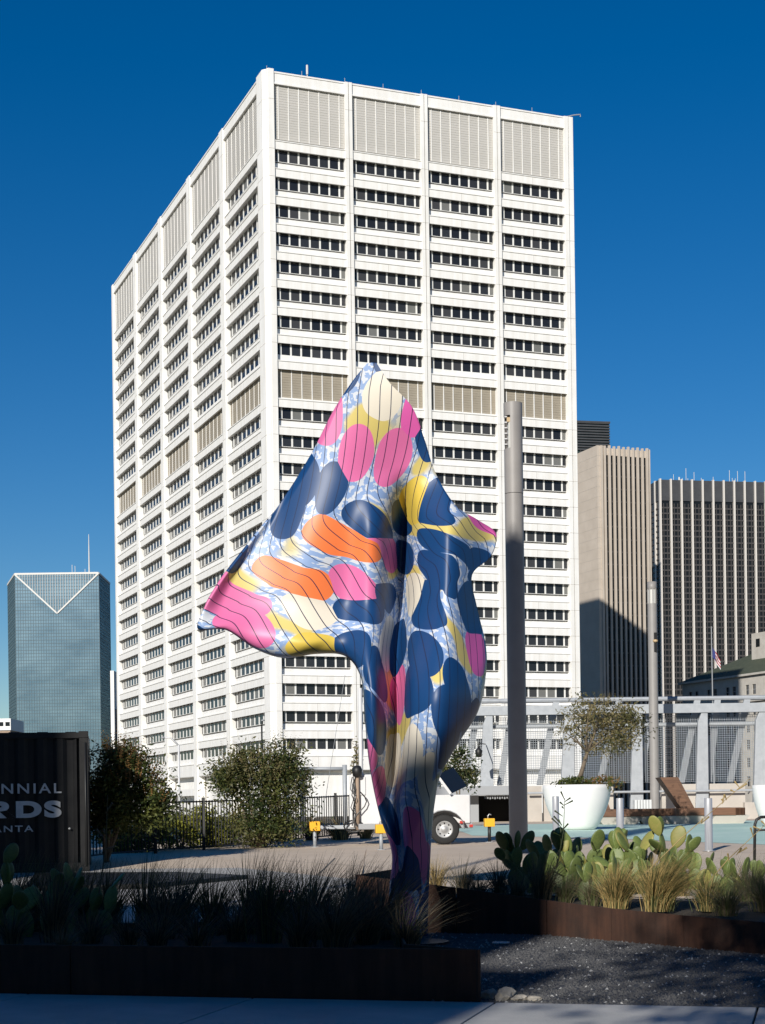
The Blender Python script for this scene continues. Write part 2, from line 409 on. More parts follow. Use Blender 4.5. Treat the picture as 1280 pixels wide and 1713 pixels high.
# small red ring painted on the plaza
c = Pxy(468, 1493); m = MB()
for k in range(24):
    a0 = 2*math.pi*k/24; a1 = 2*math.pi*(k+1)/24
    m.add([(math.cos(a0)*.13, math.sin(a0)*.30, 0), (math.cos(a1)*.13, math.sin(a1)*.30, 0), (math.cos(a1)*.2, math.sin(a1)*.4, 0), (math.cos(a0)*.2, math.sin(a0)*.4, 0)], [(0, 3, 2, 1)])
m.add([(-.04, -.1, 0), (.1, -.1, 0), (.1, .1, 0), (-.04, .1, 0)], [(0, 1, 2, 3)])
o = m.build('painted_marking', mat('red_mark', (.45, .10, .09), .8), loc=(c[0], c[1], gz(c[1]) + .012)); tag(o, 'small red ring painted on the grey plaza paving', 'marking')
# rubble at the planter corner
rg = random.Random(11)
def rock(name, loc, s, label, group):
    bm = bmesh.new(); bmesh.ops.create_icosphere(bm, subdivisions=2, radius=1)
    for v in bm.verts:
        k = 1 + rg.uniform(-.22, .22); v.co = Vector((v.co.x * s[0] * k, v.co.y * s[1] * k, v.co.z * s[2] * k))
    me = bpy.data.meshes.new(name); bm.to_mesh(me); bm.free(); me.materials.append(M['rubble'])
    o = place(name, me, None, loc, rg.uniform(0, 3)); return tag(o, label, 'stone', group)
for u, d, s, lb in [(818, 13.45, (.09, .07, .05), 'small stone touching the corner of the left steel planter'),
                    (846, 13.35, (.15, .08, .06), 'largest pale broken stone at the edge of the gravel'),
                    (872, 13.3, (.08, .05, .03), 'flat stone to the right of the largest broken stone'),
                    (893, 13.25, (.06, .05, .025), 'smallest stone, rightmost at the edge of the gravel')]:
    rock('stone', (W(u, 1680, d).x, d, s[2] * .5), s, lb, 'stones at the edge of the gravel')
c = W(838, 1581, 18.6); t = thing('ground_disc', 'small round steel disc set in the gravel', 'light', (c.x, 18.6, 0))
m = MB().lathe([(.0, .0), (.10, .0), (.10, .02), (.07, .025), (.07, .012), (0, .012)], 20); m.build('ring', M['steel'], t, True)  # plain steel dish with a raised rim

# ------------------------------------------------------------------ white office tower
PHI = R(21.3); D0 = 231.0; LR, LL = 48.4, 101.7
Cc = Vector(((443 - 640 + 16.5) / F * D0, D0, 0))
tower = thing('office_tower', 'tall white concrete office tower with rows of dark windows and grey louvred top', 'building', Cc, PHI)
zt = lambda y: EYE + (1347.5 - y) * 3.9 / 46.36        # height for a pixel row at the corner
Z_ROOF = zt(117)
rowtops = [zt(244.5 + 46.42 * k) for k in range(8)] + [zt(677 + 46.33 * k) for k in range(13)]
ML, MT = zt(615), zt(655.7)              # mechanical storey louvres
WH, REC = 1.74, .66
def face_M(side):
    # local x along the face (left to right seen from outside), local y inward
    return Matrix.Identity(4) if side == 'R' else Matrix.Translation((0, LL, 0)) @ Matrix.Rotation(R(-90), 4, 'Z')
def tplace(name, me, side, x, y, z):
    o = bpy.data.objects.new(name, me); col.objects.link(o); o.parent = tower
    o.matrix_local = face_M(side) @ Matrix.Translation((x, y, z)); return o
pane_rest = MB()
SPEC = {'R': dict(n=4, x0=1.25, x1=LR - 1.25, pier=1.05, nm=7), 'L': dict(n=5, x0=.9, x1=LL - 3.4, pier=2.0, nm=8)}
rp = random.Random(5)
n_ind = 0
for side in 'RL':
    sp = SPEC[side]; n = sp['n']; pw = sp['pier']
    pitch = (sp['x1'] - sp['x0'] + pw) / n; bw = pitch - pw
    # spandrel panel: bottom chamfer, face, projecting lip at the top, recessed upstand behind
    def spandrel_mesh(h, up):
        m = MB()
        prof = [(0, 0), (0, h), (-.10, h), (-.10, h + .13), (.06, h + .15), (REC - .12, h + .15), (REC - .12, h + .15 + up), (REC + .2, h + .15 + up), (REC + .2, .2), (REC - .02, .2)]
        m.prism([(a, b) for a, b in prof[::-1]], 0, bw, 'x')
        # end joints and a central panel joint
        for xx in (bw / 2,):
            m.box(xx - .02, xx + .02, -.003, .02, .02, h - .02, 1)
        return m.mesh('spandrel', [M['precast'], M['precast_joint']])
    sp_std = spandrel_mesh(1.10, .86)
    # window frame mesh: mullions, head and sill
    nm = sp['nm']; mw = .25 if side == 'R' else .40
    half = bw / nm / 2
    edges = [0] + [half + k * bw / nm for k in range(nm)] + [bw]
    wf = MB(); wf.box(0, bw, 0, .22, WH - .06, WH); wf.box(0, bw, 0, .22, 0, .06)
    for e in edges[1:-1]: wf.box(e - mw / 2, e + mw / 2, -.03, .2, .002, WH - .002)
    wf.box(0, .06, .1, .22, .06, WH - .06); wf.box(bw - .06, bw, .1, .22, .06, WH - .06)
    wf_me = wf.mesh('window', M['mullion'])
    pane_me = {}
    for gi, gm in enumerate(GL):
        for kind in ('full', 'half'):
            w_ = (bw / nm - mw) if kind == 'full' else (half - mw / 2 - .06)
            pane_me[gi, kind] = MB().box(0, w_, 0, .03, 0, WH - .12).mesh('pane', gm)
    bands = []
    for k, zt_ in enumerate(rowtops): bands.append(('w', k, zt_))
    for b in range(n):
        xb = sp['x0'] + b * pitch
        for k, ztop in enumerate(rowtops):
            wo = tplace('window', wf_me, side, xb, REC, ztop - WH)
            for i in range(len(edges) - 1):
                kind = 'half' if i in (0, len(edges) - 2) else 'full'
                xl = edges[i] + (mw / 2 if i else .06)
                gi = rp.choices([0, 1, 2, 3], [7, 6, 3.2, .9])[0]
                if side == 'R' and kind == 'full' and n_ind < 300 and not (b == 0 and k > 15) :
                    n_ind += 1
                    po = bpy.data.objects.new('pane', pane_me[gi, kind]); col.objects.link(po); po.parent = wo; po.location = (xl, .03 + rp.uniform(0, .006), .06)
                else:
                    Mx = face_M(side) @ Matrix.Translation((xb + xl, REC + .03, ztop - WH + .06))
                    w_ = (bw / nm - mw) if kind == 'full' else (half - mw / 2 - .06)
                    pane_rest.box(0, w_, 0, .03, 0, WH - .12, gi, Mx)
            # spandrel above each window row; the one over the first row and over row 8 close louvres
            if k not in (0, 8): tplace('spandrel', sp_std, side, xb, 0, ztop - .2 + .0)
        # last spandrel under the bottom row
        zl = rowtops[-1] - WH - .87
        tall = spandrel_mesh(1.9, .86); tplace('spandrel', tall, side, xb, 0, zl - 1.9 - .14)
        # spandrels under and over the louvred storeys
        h1 = spandrel_mesh(1.10, .25)
        tplace('spandrel', h1, side, xb, 0, rowtops[0] - .2)
        tplace('spandrel', h1, side, xb, 0, rowtops[8] - .2)
        so = spandrel_mesh(1.12, .86); tplace('spandrel', so, side, xb, 0, zt(569.5) - WH - .87 - 1.27)
        # roof parapet panel
        m = MB(); zp0 = zt(138) if side == 'R' else zt(138)
        m.box(0, bw, .0, .9, zp0, Z_ROOF - .25); m.box(0, bw, -.1, .9, Z_ROOF - .25 + .002, Z_ROOF - .03); m.box(0, bw, -.08, -.002, zp0 - .02, zp0 + .22)
        tplace('parapet_panel', m.mesh('parapet_panel', M['precast']), side, xb, 0, 0)
        # louvres: top storey (flush) and mechanical storey (deeper)
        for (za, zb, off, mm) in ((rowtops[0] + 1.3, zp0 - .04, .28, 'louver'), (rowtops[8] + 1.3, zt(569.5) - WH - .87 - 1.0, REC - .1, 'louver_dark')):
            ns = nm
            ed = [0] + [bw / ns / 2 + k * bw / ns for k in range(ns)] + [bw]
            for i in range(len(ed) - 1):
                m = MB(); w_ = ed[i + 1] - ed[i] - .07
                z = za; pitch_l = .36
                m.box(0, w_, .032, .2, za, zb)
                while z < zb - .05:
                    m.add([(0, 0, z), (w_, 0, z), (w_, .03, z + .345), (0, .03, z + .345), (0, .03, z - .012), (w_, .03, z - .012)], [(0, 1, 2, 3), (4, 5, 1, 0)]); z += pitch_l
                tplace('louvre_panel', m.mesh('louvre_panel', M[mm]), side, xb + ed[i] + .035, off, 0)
            m = MB()
            for e in ed[1:-1]: m.box(e - .06, e + .06, -.05, .1, za, zb)
            tplace('louvre_frame', m.mesh('louvre_frame', M['precast']), side, xb, off, 0)
        # pier to the right of this bay: two leaves with a groove
        if b < n - 1:
            xp = xb + bw; m = MB(); g_ = .06
            m.box(0, pw / 2 - g_, -.22, 1.15, -3, Z_ROOF); m.box(pw / 2 + g_, pw, -.22, 1.15, -3, Z_ROOF + .01); m.box(pw / 2 - g_, pw / 2 + g_, .1, 1.15, -3, Z_ROOF - .1, 1)
            for z in [r_ - .25 for r_ in rowtops] + [Z_ROOF - 4]:
                m.box(-.003, pw + .003, -.223, -.15, z - .025, z + .025, 1)
            tplace('pier', m.mesh('pier', [M['precast'], M['precast_joint']]), side, xp, 0, 0)
pane_o = pane_rest.build('pane', GL, tower); tag(pane_o, 'dark window panes of the long side and lower storeys', kind='stuff')
# corner piers: near corner with chamfer, right end, far end
xl0 = 3.4
m = MB()
poly = [(1.25, -.22), (1.25, 1.15), (1.15, 3.4), (-.22, 3.4), (-.22, .72), (.28, .22), (.28, -.06), (.42, -.06), (.42, -.22)]
m.prism(poly, -3, Z_ROOF + .25)
for z in [r_ - .25 for r_ in rowtops] + [Z_ROOF - 4]:
    m.box(.42, 1.253, -.223, -.1, z - .03, z + .03, 1); m.box(-.223, -.1, .75, 3.403, z - .03, z + .03, 1)
    Mx = Matrix.Translation((.03, .47, z)) @ Matrix.Rotation(R(-45), 4, 'Z'); m.box(-.34, .34, -.004, .05, -.03, .03, 1, Mx)
m.build('corner_pier', [M['precast'], M['precast_joint']], tower)
m = MB(); m.box(LR - 1.25, LR - .62, -.22, 1.15, -3, Z_ROOF + .01); m.box(LR - .62, LR - .5, .05, 1.15, -3, Z_ROOF - .05, 1); m.box(LR - .5, LR + .2, -.22, 1.6, -3, Z_ROOF)
for z in [r_ - .25 for r_ in rowtops]: m.box(LR - 1.253, LR + .203, -.224, -.18, z - .025, z + .025, 1)
m.build('corner_pier', [M['precast'], M['precast_joint']], tower)
m = MB(); m.box(-.22, 1.15, LL - .9, LL + .2, -3, Z_ROOF); m.build('corner_pier', M['precast'], tower)
# core behind the facades, side and back walls, roof
m = MB(); m.box(1.32, LR - .05, 1.32, LL - .05, -3, Z_ROOF - 1.2); m.build('core', M['precast'], tower)
m = MB(); m.box(LR - .04, LR + .1, 1.62, LL + .2, -3, Z_ROOF); m.box(-.2, LR + .1, LL + .22, LL + .4, -3, Z_ROOF); m.build('rear_wall', M['precast'], tower)
# ground storey: recessed glass lobby and soffit
zl = rowtops[-1] - WH - .87 - 2.06
m = MB(); m.box(1.5, LR - 1.3, 3.2, 3.3, -3, zl - .05); m.box(3.2, 3.3, 3.4, LL - 1, -3, zl - .05); m.build('lobby_glass', M['green_glass'], tower)
m = MB(); m.box(1.3, LR - 1.3, .05, 4, zl - .04, zl + .3); m.box(.05, 4, 4.01, LL - 1, zl - .04, zl + .3); m.build('lobby_soffit', M['precast'], tower)
m = MB(); m.box(-.1, .6, 44, 82, 3.4, 4.5); m.build('entrance_canopy', M['precast'], tower)
# roof masts and lightning rods
m = MB(); m.tube([(7.0, 2, Z_ROOF - 1), (7.0, 2, Z_ROOF + 2.6)], .07, 6); m.tube([(7.0, 2, Z_ROOF + 1.2), (7.0, 2, Z_ROOF + 2.5)], .16, 6); m.build('roof_mast', M['pale_frame'], tower)
for x in (.4, 5.6, 12.1, 18, 24, 30, 36, 42): MB().tube([(x, .3, Z_ROOF - .3), (x, .3, Z_ROOF + .75)], .045, 5).build('lightning_rod', M['grey_paint'], tower)
MB().tube([(LR - 1.6, .2, Z_ROOF - .2), (LR + .4, -.2, Z_ROOF + .35), (LR + 1.4, -.4, Z_ROOF + .5), (LR + 1.4, -.4, Z_ROOF + .15)], .09, 6).build('roof_camera', M['grey_paint'], tower)

# ------------------------------------------------------------------ other towers
def proj(u, v, d): return W(u, v, d)
# pale beige tower with vertical fins
d = 415.; c = W(1001, 745, d); Zt_ = c.z
bt = thing('finned_tower', 'slender beige stone tower with vertical fins, half in shadow, right of the white tower', 'building', (c.x, d, 0), PHI)
wr = 14.6; wl = 22.
m = MB(); m.box(.5, wr, .3, wl, -3, Zt_ - 2.4); m.build('glass_core', M['dark_glass'], bt)
m = MB(); m.box(-.4, .49, .0, wl, -3, Zt_); m.box(.5, 1.1, -.3, .29, -3, Zt_)
m.build('solid_wall', M['beige_stone'], bt)
for k in range(1, 36): MB().box(-.425, .51, -.02, wl, Zt_ - 2.6 * k, Zt_ - 2.6 * k + .07).build('panel_joint', M['precast_joint'], bt) if k < 30 else None
nf = 10
for k in range(nf):
    x = 1.75 + k * (wr - 2.3) / (nf - 1)
    MB().prism([(x - .26, -.25), (x + .26, -.25), (x + .28, .28), (x - .28, .28)], -3, Zt_ + (.15 if k % 2 else 0)).build('fin', M['beige_stone'], bt)
m = MB(); m.box(1.12, wr, .1, 1.5, Zt_ - 2.3, Zt_ - .5); m.build('parapet', M['beige_stone'], bt)
m = MB()
z = Zt_ - 4.5
while z > 0: m.box(1.12, wr, .22, .295, z, z + .35); z -= 3.2
m.build('floor_bands', M['spandrel_dark'], bt)
m = MB(); m.box(wr + .01, wr + .4, .0, wl, -3, Zt_ - .1); m.build('side_wall', M['beige_stone'], bt)
# dark louvred tower behind it
d = 520.; c = W(955, 703, d); r_ = W(1022, 710, d + 4)
lt = thing('louvred_tower', 'dark grey louvred tower peeking between the white tower and the beige finned tower', 'building', (c.x, d, 0), PHI * .55)
wr = 12.9; Zt_ = c.z
m = MB(); m.box(0, wr, .5, 18, -3, Zt_ - .6); m.build('core', M['green_glass'], lt)
zt2 = W(960, 752, d).z; z = zt2; m = MB()
while z < Zt_ - .3: m.box(-.1, wr + .1, .0, .45, z, z + .45); z += .85
m.build('louvres', M['dark_panel'], lt)
m = MB(); m.box(-.2, wr + .2, -.1, 18.2, Zt_ - .5, Zt_); m.build('roof_edge', M['dark_panel'], lt)
z = 3.; m = MB()
while z < zt2 - .2: m.box(-.05, wr, .25, .48, z, z + .35); z += 1.9
for k in range(9): m.box(k * wr / 8 - .12, k * wr / 8 + .12, .2, .49, 0, zt2)
m.build('window_grid', M['spandrel_dark'], lt)
# dark tower with white columns
d = 600.; c = W(1104, 801, d); Zt_ = c.z
ct = thing('columned_tower', 'broad dark glass tower with thin white vertical columns at the right', 'building', (c.x, d, 0), R(11))
wr = 41.; wl = 26.
m = MB(); m.box(0, wr, .5, wl, -3, Zt_ - .3); m.build('core', M['dark_glass'], ct)
ncol = 10; step = wr / ncol
zb = W(1104, 837, d).z
for k in range(ncol + 1):
    MB().box(k * step - .30, k * step + .30, -.6, .6, -3, Zt_).build('column', M['column_white'], ct)
    if k < ncol: MB().box(k * step + .32, (k + 1) * step - .32, .1, .49, zb, Zt_ - .25).build('top_panel', M['dark_panel'], ct)
fl = 2.08; z = zb - 2.6; nfl = 0
while z > 2:
    MB().box(.0, wr, .22, .47, z - .28, z + .28).build('floor_band', M['spandrel_dark'], ct); z -= fl
for k in range(ncol):
    for j in (1, 2):
        x = k * step + step * j / 3; MB().box(x - .14, x + .14, .15, .48, 1, zb - 1).build('mullion', M['spandrel_dark'], ct)
for k in range(4): MB().box(-.6, .1, 4 + k * 6, 4.8 + k * 6, -3, Zt_).build('column', M['column_white'], ct)
z = zb - 2.6; m = MB()
while z > 2: m.box(-.25, -.02, .6, wl, z - .28, z + .28); z -= fl
m.build('side_bands', M['spandrel_dark'], ct)
m = MB(); m.box(-.3, -.02, .6, wl, zb, Zt_ - .25); m.build('side_top', M['dark_panel'], ct)
rg = random.Random(4)
for k in range(12):
    x = rg.uniform(5, 38); h = rg.uniform(1, 5.5); MB().tube([(x, 5, Zt_ - .5), (x, 5, Zt_ + h)], .09, 5).build('roof_antenna', M['pale_frame'], ct)
MB().tube([(9, 4, Zt_ - .4), (9, 4, Zt_ + 1.6)], .3, 8).build('roof_vent', M['pale_frame'], ct)
# limestone building with green roof (its long face parallels the tower's left face)
A = Vector((W(1242, 1200, 404.).x, 404.)); dl = Vector((-math.sin(PHI), math.cos(PHI)))
far = A + dl * 27.5
sb = thing('limestone_building', 'old pale limestone building with green roof at the right edge, partly shaded', 'building', (far.x, far.y, 0), PHI - R(90))
Ze = W(1242, 1132, 404.).z; LB = 95.; DB = 30.
m = MB(); m.box(0, LB, .4, DB, -3, Ze); m.build('wall', M['limestone'], sb)
rows = [Ze - 4.6, Ze - 9.6, Ze - 13.8, Ze - 18.0, Ze - 22.4, Ze - 27]
# wall face built as courses between window strips (so each opening is a real recess)
wx = []
x = 3.2
while x < LB - 3: wx.append(x); wx.append(x + 2.9); x += 8.6
m = MB()
ww, wh = 1.5, 2.4
prevz = -3
allz = sorted(rows)
for z in allz:
    m.box(0, LB, 0, .39, prevz, z); prevz = z + wh
m.box(0, LB, 0, .39, prevz, Ze)
for z in allz:
    xs_ = [0] + [q for w in wx for q in (w, w + ww)] + [LB]
    for i in range(0, len(xs_), 2): m.box(xs_[i], xs_[i + 1], .002, .389, z, z + wh)
m.build('facade', M['limestone'], sb)
gm = MB().box(0, ww, .28, .36, 0, wh).mesh('window', M['dark_glass']); fm = MB()
fm.box(ww / 2 - .06, ww / 2 + .06, .2, .279, 0, wh); fm.box(0, ww, .2, .279, wh / 2 - .06, wh / 2 + .06); fme = fm.mesh('sash', M['grey_paint'])
for z in rows:
    for w in wx:
        if w > 60: continue
        o = place('window', gm, sb, (w, 0, z)); place('sash', fme, o)
MB().box(-.5, LB, -.6, -.001, Ze - 6.4, Ze - 5.7).build('cornice', M['limestone'], sb)
MB().box(-.9, LB, -.8, DB + .5, Ze + .002, Ze + .5).build('eave', M['limestone'], sb)
rh = 7.5
m = MB().add([(-.8, -.7, Ze + .5), (LB, -.7, Ze + .5), (LB, DB, Ze + .5), (-.8, DB, Ze + .5), (15, 13, Ze + rh), (LB - 12, 13, Ze + rh), (15, 17, Ze + rh), (LB - 12, 17, Ze + rh)],
             [(0, 1, 5, 4), (3, 0, 4, 6), (4, 5, 7, 6), (2, 3, 6, 7), (1, 2, 7, 5)]); m.build('roof', M['green_roof'], sb)
m = MB(); m.box(20, 75, 8, 24, Ze + 2, Ze + 11.5); pb = m.build('penthouse', M['limestone'], sb)
for k in range(5): MB().box(22 + k * 6, 23.6 + k * 6, 7.9, 7.995, Ze + 8, Ze + 10).build('window', M['dark_glass'], pb)
m = MB(); m.box(-6, -.01, 2, DB, -3, Ze - 6); m.build('wing', M['limestone'], sb)
# flag pole with flag in front of it
d = 330.; b_ = W(1193, 1165, d); tp = W(1190, 1048, d)
fp = thing('flag_pole', 'thin flag pole with limp flag in front of the limestone building', 'flag pole', (b_.x, d, 0))
MB().tube([(0, 0, 0), (tp.x - b_.x, 0, tp.z)], [.16, .09], 6).build('pole', M['grey_paint'], fp)
fz = tp.z; m = MB()
for i in range(7):
    pass
vv = []; ff = []
for i in range(9):
    for j in range(7):
        vv.append((tp.x - b_.x + .12 + i * .2, .25 * math.sin(i * 1.1 + j * .4), fz - 4.0 - j * .34 - i * .34))
for i in range(8):
    for j in range(6): ff.append((i*7+j, (i+1)*7+j, (i+1)*7+j+1, i*7+j+1))
m = MB(); m.add(vv, ff); m.m = [(1 if (k % 6) % 2 else 0) if k // 6 > 2 else 2 for k in range(len(ff))]
m.build('flag', [mat('flag_red', (.35, .03, .04), .8), mat('flag_white', (.6, .6, .6), .8), mat('flag_blue', (.03, .04, .16), .8)], fp)
# blue glass tower on the left
d = 700.
fl_, fr_ = W(25, 960, d), W(165, 958, d); Zt_ = fl_.z
gt = thing('blue_glass_tower', 'blue green mirrored glass tower with pale chevron crown at the left', 'building', (fl_.x, d, 0))
wf_ = fr_.x - fl_.x; bx_l = W(13, 978, d + 33).x - fl_.x; bx_r = W(183.5, 976, d + 33).x - fl_.x
poly = [(0, 0), (wf_, 0), (bx_r, 33), (bx_r - 6, 60), (bx_l + 6, 60), (bx_l, 33)]
MB().prism(poly, -3, Zt_).build('glass_body', M['blue_glass'], gt)
m = MB(); nv = 33
for k in range(nv + 1): x = k * wf_ / nv; m.box(x - .06, x + .06, -.14, -.01, 0, Zt_ - .4)
z = Zt_ - 1.4
while z > 0: m.box(0, wf_, -.12, -.012, z - .10, z + .10); z -= 1.42
m.build('mullion_grid', M['blue_line'], gt)
for (a, b) in (((wf_, 0), (bx_r, 33)), ((bx_l, 33), (0, 0))):
    m = MB(); a = Vector(a); b = Vector(b); dv = b - a; L_ = dv.length; ang = math.atan2(dv.y, dv.x)
    Mx = Matrix.Translation((a.x, a.y, 0)) @ Matrix.Rotation(ang, 4, 'Z')
    z = Zt_ - 1.4; i = 0
    while z > 0: m.box(0, L_, -.13, -.012, z - (.45 if i % 3 == 0 else .12), z + .1, 0, Mx); z -= 1.42; i += 1
    for k in range(13): m.box(k * L_ / 12 - .1, k * L_ / 12 + .1, -.15, -.013, 0, Zt_ - .4, 0, Mx)
    m.build('mullion_grid', M['blue_line'], gt)
    m = MB(); m.box(0, L_, -.3, .3, Zt_ - .6, Zt_ + .25, 0, Mx); m.build('roof_edge', M['pale_frame'], gt)
MB().box(0, wf_, -.3, .4, Zt_ - .5, Zt_ + .3).build('roof_edge', M['pale_frame'], gt)
zv = W(95, 1025, d).z; m = MB()
for (x0, x1) in ((0, wf_ / 2), (wf_, wf_ / 2)):
    dirv = Vector((x1 - x0, 0, zv - Zt_)); L_ = dirv.length
    Mx = Matrix.Translation((x0, -.3, Zt_ - .3)) @ Matrix.Rotation(math.atan2(-dirv.z, dirv.x), 4, 'Y')
    m.box(0, L_, -.12, .1, -.3, .3, 0, Mx)
for k in range(1, nv):
    x = k * wf_ / nv; zz = lerp(Zt_, zv, 1 - abs(2 * x / wf_ - 1)); m.box(x - .07, x + .07, -.28, -.15, zz, Zt_ - .5)
m.build('chevron', M['pale_frame'], gt)
m = MB(); x = W(141, 950, d).x - fl_.x; m.tube([(x, 12, Zt_ - 1), (x, 12, W(141, 920, d).z), (x, 12, W(141, 886, d).z)], [.32, .25, .12], 6); m.build('roof_antenna', M['pale_frame'], gt)
for xx, vv_ in ((112, 938), (117, 940), (60, 955), (134, 945), (150, 950)): x = W(xx, 950, d).x - fl_.x; MB().tube([(x, 12, Zt_ - 1), (x, 12, W(xx, vv_, d).z)], .12, 5).build('roof_antenna', M['pale_frame'], gt)
MB().box(W(128, 950, d).x - fl_.x, W(158, 950, d).x - fl_.x, 8, 20, Zt_ - 1, Zt_ + 1.1).build('roof_plant_room', M['pale_frame'], gt)
# low beige building at the left edge and thin white slab beside the glass tower
d = 560.; a = W(-60, 1203, d); b = W(17, 1203, d)
lb = thing('low_beige_building', 'low white and brown building at the left edge behind the container', 'building', (a.x, d, 0))
MB().box(0, b.x - a.x, 0, 20, 0, a.z - 4).build('wall', M['brick_far'], lb)
MB().box(-.3, b.x - a.x + .3, -.5, 20, a.z - 3.99, a.z).build('upper_storey', M['precast'], lb)
for k in range(7): MB().box(1 + k * 2.2, 2.5 + k * 2.2, -.56, -.505, a.z - 2.6, a.z - 1.2).build('window', M['dark_glass'], lb)
d = 420.; a = W(184.5, 1122, d); b = W(190.5, 1122, d)
ws = thing('white_slab_building', 'narrow white slab building between the glass tower and the white tower', 'building', (a.x, d, 0))
MB().box(0, b.x - a.x, 0, 14, 0, a.z).build('wall', M['precast'], ws)
MB().box(b.x - a.x + .01, b.x - a.x + 2.5, 2, 14, 0, W(190, 1185, d).z).build('dark_wing', M['dark_panel'], ws)
# ------------------------------------------------------------------ overlook: parapet wall, steel frame and mesh
DR = 62.0
def RX(u, v=1250): return W(u, v, DR).x
def RZ(v, u=1040): return W(u, v, DR).z
zfl = gz(DR)
# concrete parapet in panels
pw_ = thing('parapet_wall', 'low grey concrete parapet wall below the steel railing', 'wall', (0, DR, 0))
ztop = RZ(1313)
edges_ = [RX(u) for u in (862, 900, 1105, 1170, 1262)]
MB().box(RX(862), RX(905) - .01, -.15, .25, zfl - .3, ztop).build('panel', M['concrete'], pw_)
for a, b in ((908, 1025), (1105, 1184), (1185, 1245)):
    MB().box(RX(a), RX(b) - .02, -.15, .25, zfl - .3, ztop).build('panel', M['concrete'], pw_)
MB().box(RX(1240), RX(1262), -.5, -.16, zfl - .3, RZ(1345)).build('panel', M['concrete'], pw_)
MB().box(RX(1262) + .01, RX(1400), -.4, .1, zfl - .3, RZ(1356)).build('panel', M['concrete'], pw_)
MB().box(RX(1160), RX(1168), -.2, -.152, RZ(1345), RZ(1338)).build('wall_box', M['steel'], pw_)
m = MB(); m.tube([(RX(880), -.45, RZ(1325)), (RX(1258), -.45, RZ(1325))], .045, 8)
for u in (915, 1030, 1110, 1180, 1250): m.tube([(RX(u), -.45, RZ(1325)), (RX(u), -.1, RZ(1330))], .03, 6)
m.build('handrail', M['galv'], pw_)
# dark service opening under the deck behind the trailer
sv = thing('service_opening', 'dark roofed service opening with hanging slats behind the grey lamp post', 'shelter', (RX(735), DR, 0))
ox = RX(735)
def bx(m, u0, u1, y0, y1, v0, v1): m.box(RX(u0) - ox, RX(u1) - ox, y0, y1, RZ(v1), RZ(v0))
m = MB(); bx(m, 700, 858, -.6, 2.0, 1312, 1327); m.build('roof_beam', M['grey_paint'], sv)
m = MB(); bx(m, 700, 800, .2, .5, 1327.5, 1385); m.build('wall_panel', M['grey_paint'], sv)
m = MB(); bx(m, 800, 860, 1.8, 2.0, 1327.5, 1388); bx(m, 858.2, 861.5, -.5, 2, 1327.5, 1388); m.build('back_wall', M['dark_void'], sv)
for k in range(11):
    m = MB(); bx(m, 813 + k * 4, 815 + k * 4, -.4, 1.5, 1327.6, 1333 + (k % 2)); m.build('slat', M['grey_paint'], sv)
# steel frame railing
rl = thing('steel_railing', 'tall pale grey steel frame railing with raking struts and wire mesh', 'railing', (0, DR, 0))
m = MB(); xa, xb = RX(770, 1180), RX(1420, 1180)
zb_, zp_, zm_ = RZ(1187), RZ(1171), RZ(1213)
MB().box(xa, xb, -.35, .0, zb_ - .17, zb_ + .17).build('main_beam', M['galv'], rl)
MB().tube([(xa, .5, zp_ + .05), (xb, .5, zp_ + .05)], .09, 8).build('top_pipe', M['galv'], rl)
MB().tube([(xa, .15, zm_), (xb, .15, zm_)], .07, 8).build('middle_pipe', M['galv'], rl)
for u in (818, 953, 1067, 1176, 1272, 1380):
    x = RX(u, 1250); w0, w1 = .22, .37
    m = MB(); p = [(x - w1, zfl if u > 1000 else ztop - .05), (x + .14, zfl if u > 1000 else ztop - .05), (x + .14, zb_ - .172), (x - w0 * .4, zb_ - .172), (x - w0, zb_ - .5)]
    n = len(p); m.prism([(z, xx) for xx, z in p], -.3, -.05, 'y'); m.build('post', M['galv'], rl, bevel=.015)
for (u0, u1) in ((786, 803), (845, 862), (912, 934), (1012, 1040), (1080, 1096), (1150, 1172), (1196, 1206), (1232, 1256), (1330, 1352)):
    m = MB(); a = Vector((RX(u0 - 8), .35, RZ(1311))); b = Vector((RX(u1 - 1, 1180), .45, zp_))
    side = Vector((.12, 0, 0)); m.add([a - side, a + side, b + side, b - side] + [q + Vector((0, .12, 0)) for q in (a - side, a + side, b + side, b - side)],
        [(0,1,2,3),(7,6,5,4),(0,4,5,1),(1,5,6,2),(2,6,7,3),(3,7,4,0)]); m.build('raking_strut', M['galv'], rl)
m = MB()
for (u0, u1) in ((770, 950), (958, 1062), (1072, 1172), (1182, 1268), (1278, 1380)):
    x0, x1 = RX(u0), RX(u1); z0, z1 = RZ(1309), RZ(1198)
    n = int((x1 - x0) / .085)
    for k in range(n + 1): x = lerp(x0, x1, k / n); m.box(x - .007, x + .007, .08, .094, z0, z1)
    n = int((z1 - z0) / .085)
    for k in range(n + 1): z = lerp(z0, z1, k / n); m.box(x0, x1, .095, .107, z - .007, z + .007)
o = m.build('wire_mesh', mat('wire', (.30, .32, .34), .5, metal=.3), rl); o['kind'] = 'stuff'
# black lantern hanging beyond the railing
c = W(801, 1258, DR - 2); ln = thing('lantern', 'small black lantern on a bracket in front of the railing', 'lantern', (c.x, DR - 2, c.z))
MB().lathe([(0, -.2), (.1, -.18), (.14, .05), (.05, .15), (0, .2)], 12).build('body', M['black_metal'], ln, True)
MB().tube([(0, 0, .18), (0, 0, .32), (.35, 1.6, .34)], .02, 6).build('bracket', M['black_metal'], ln)

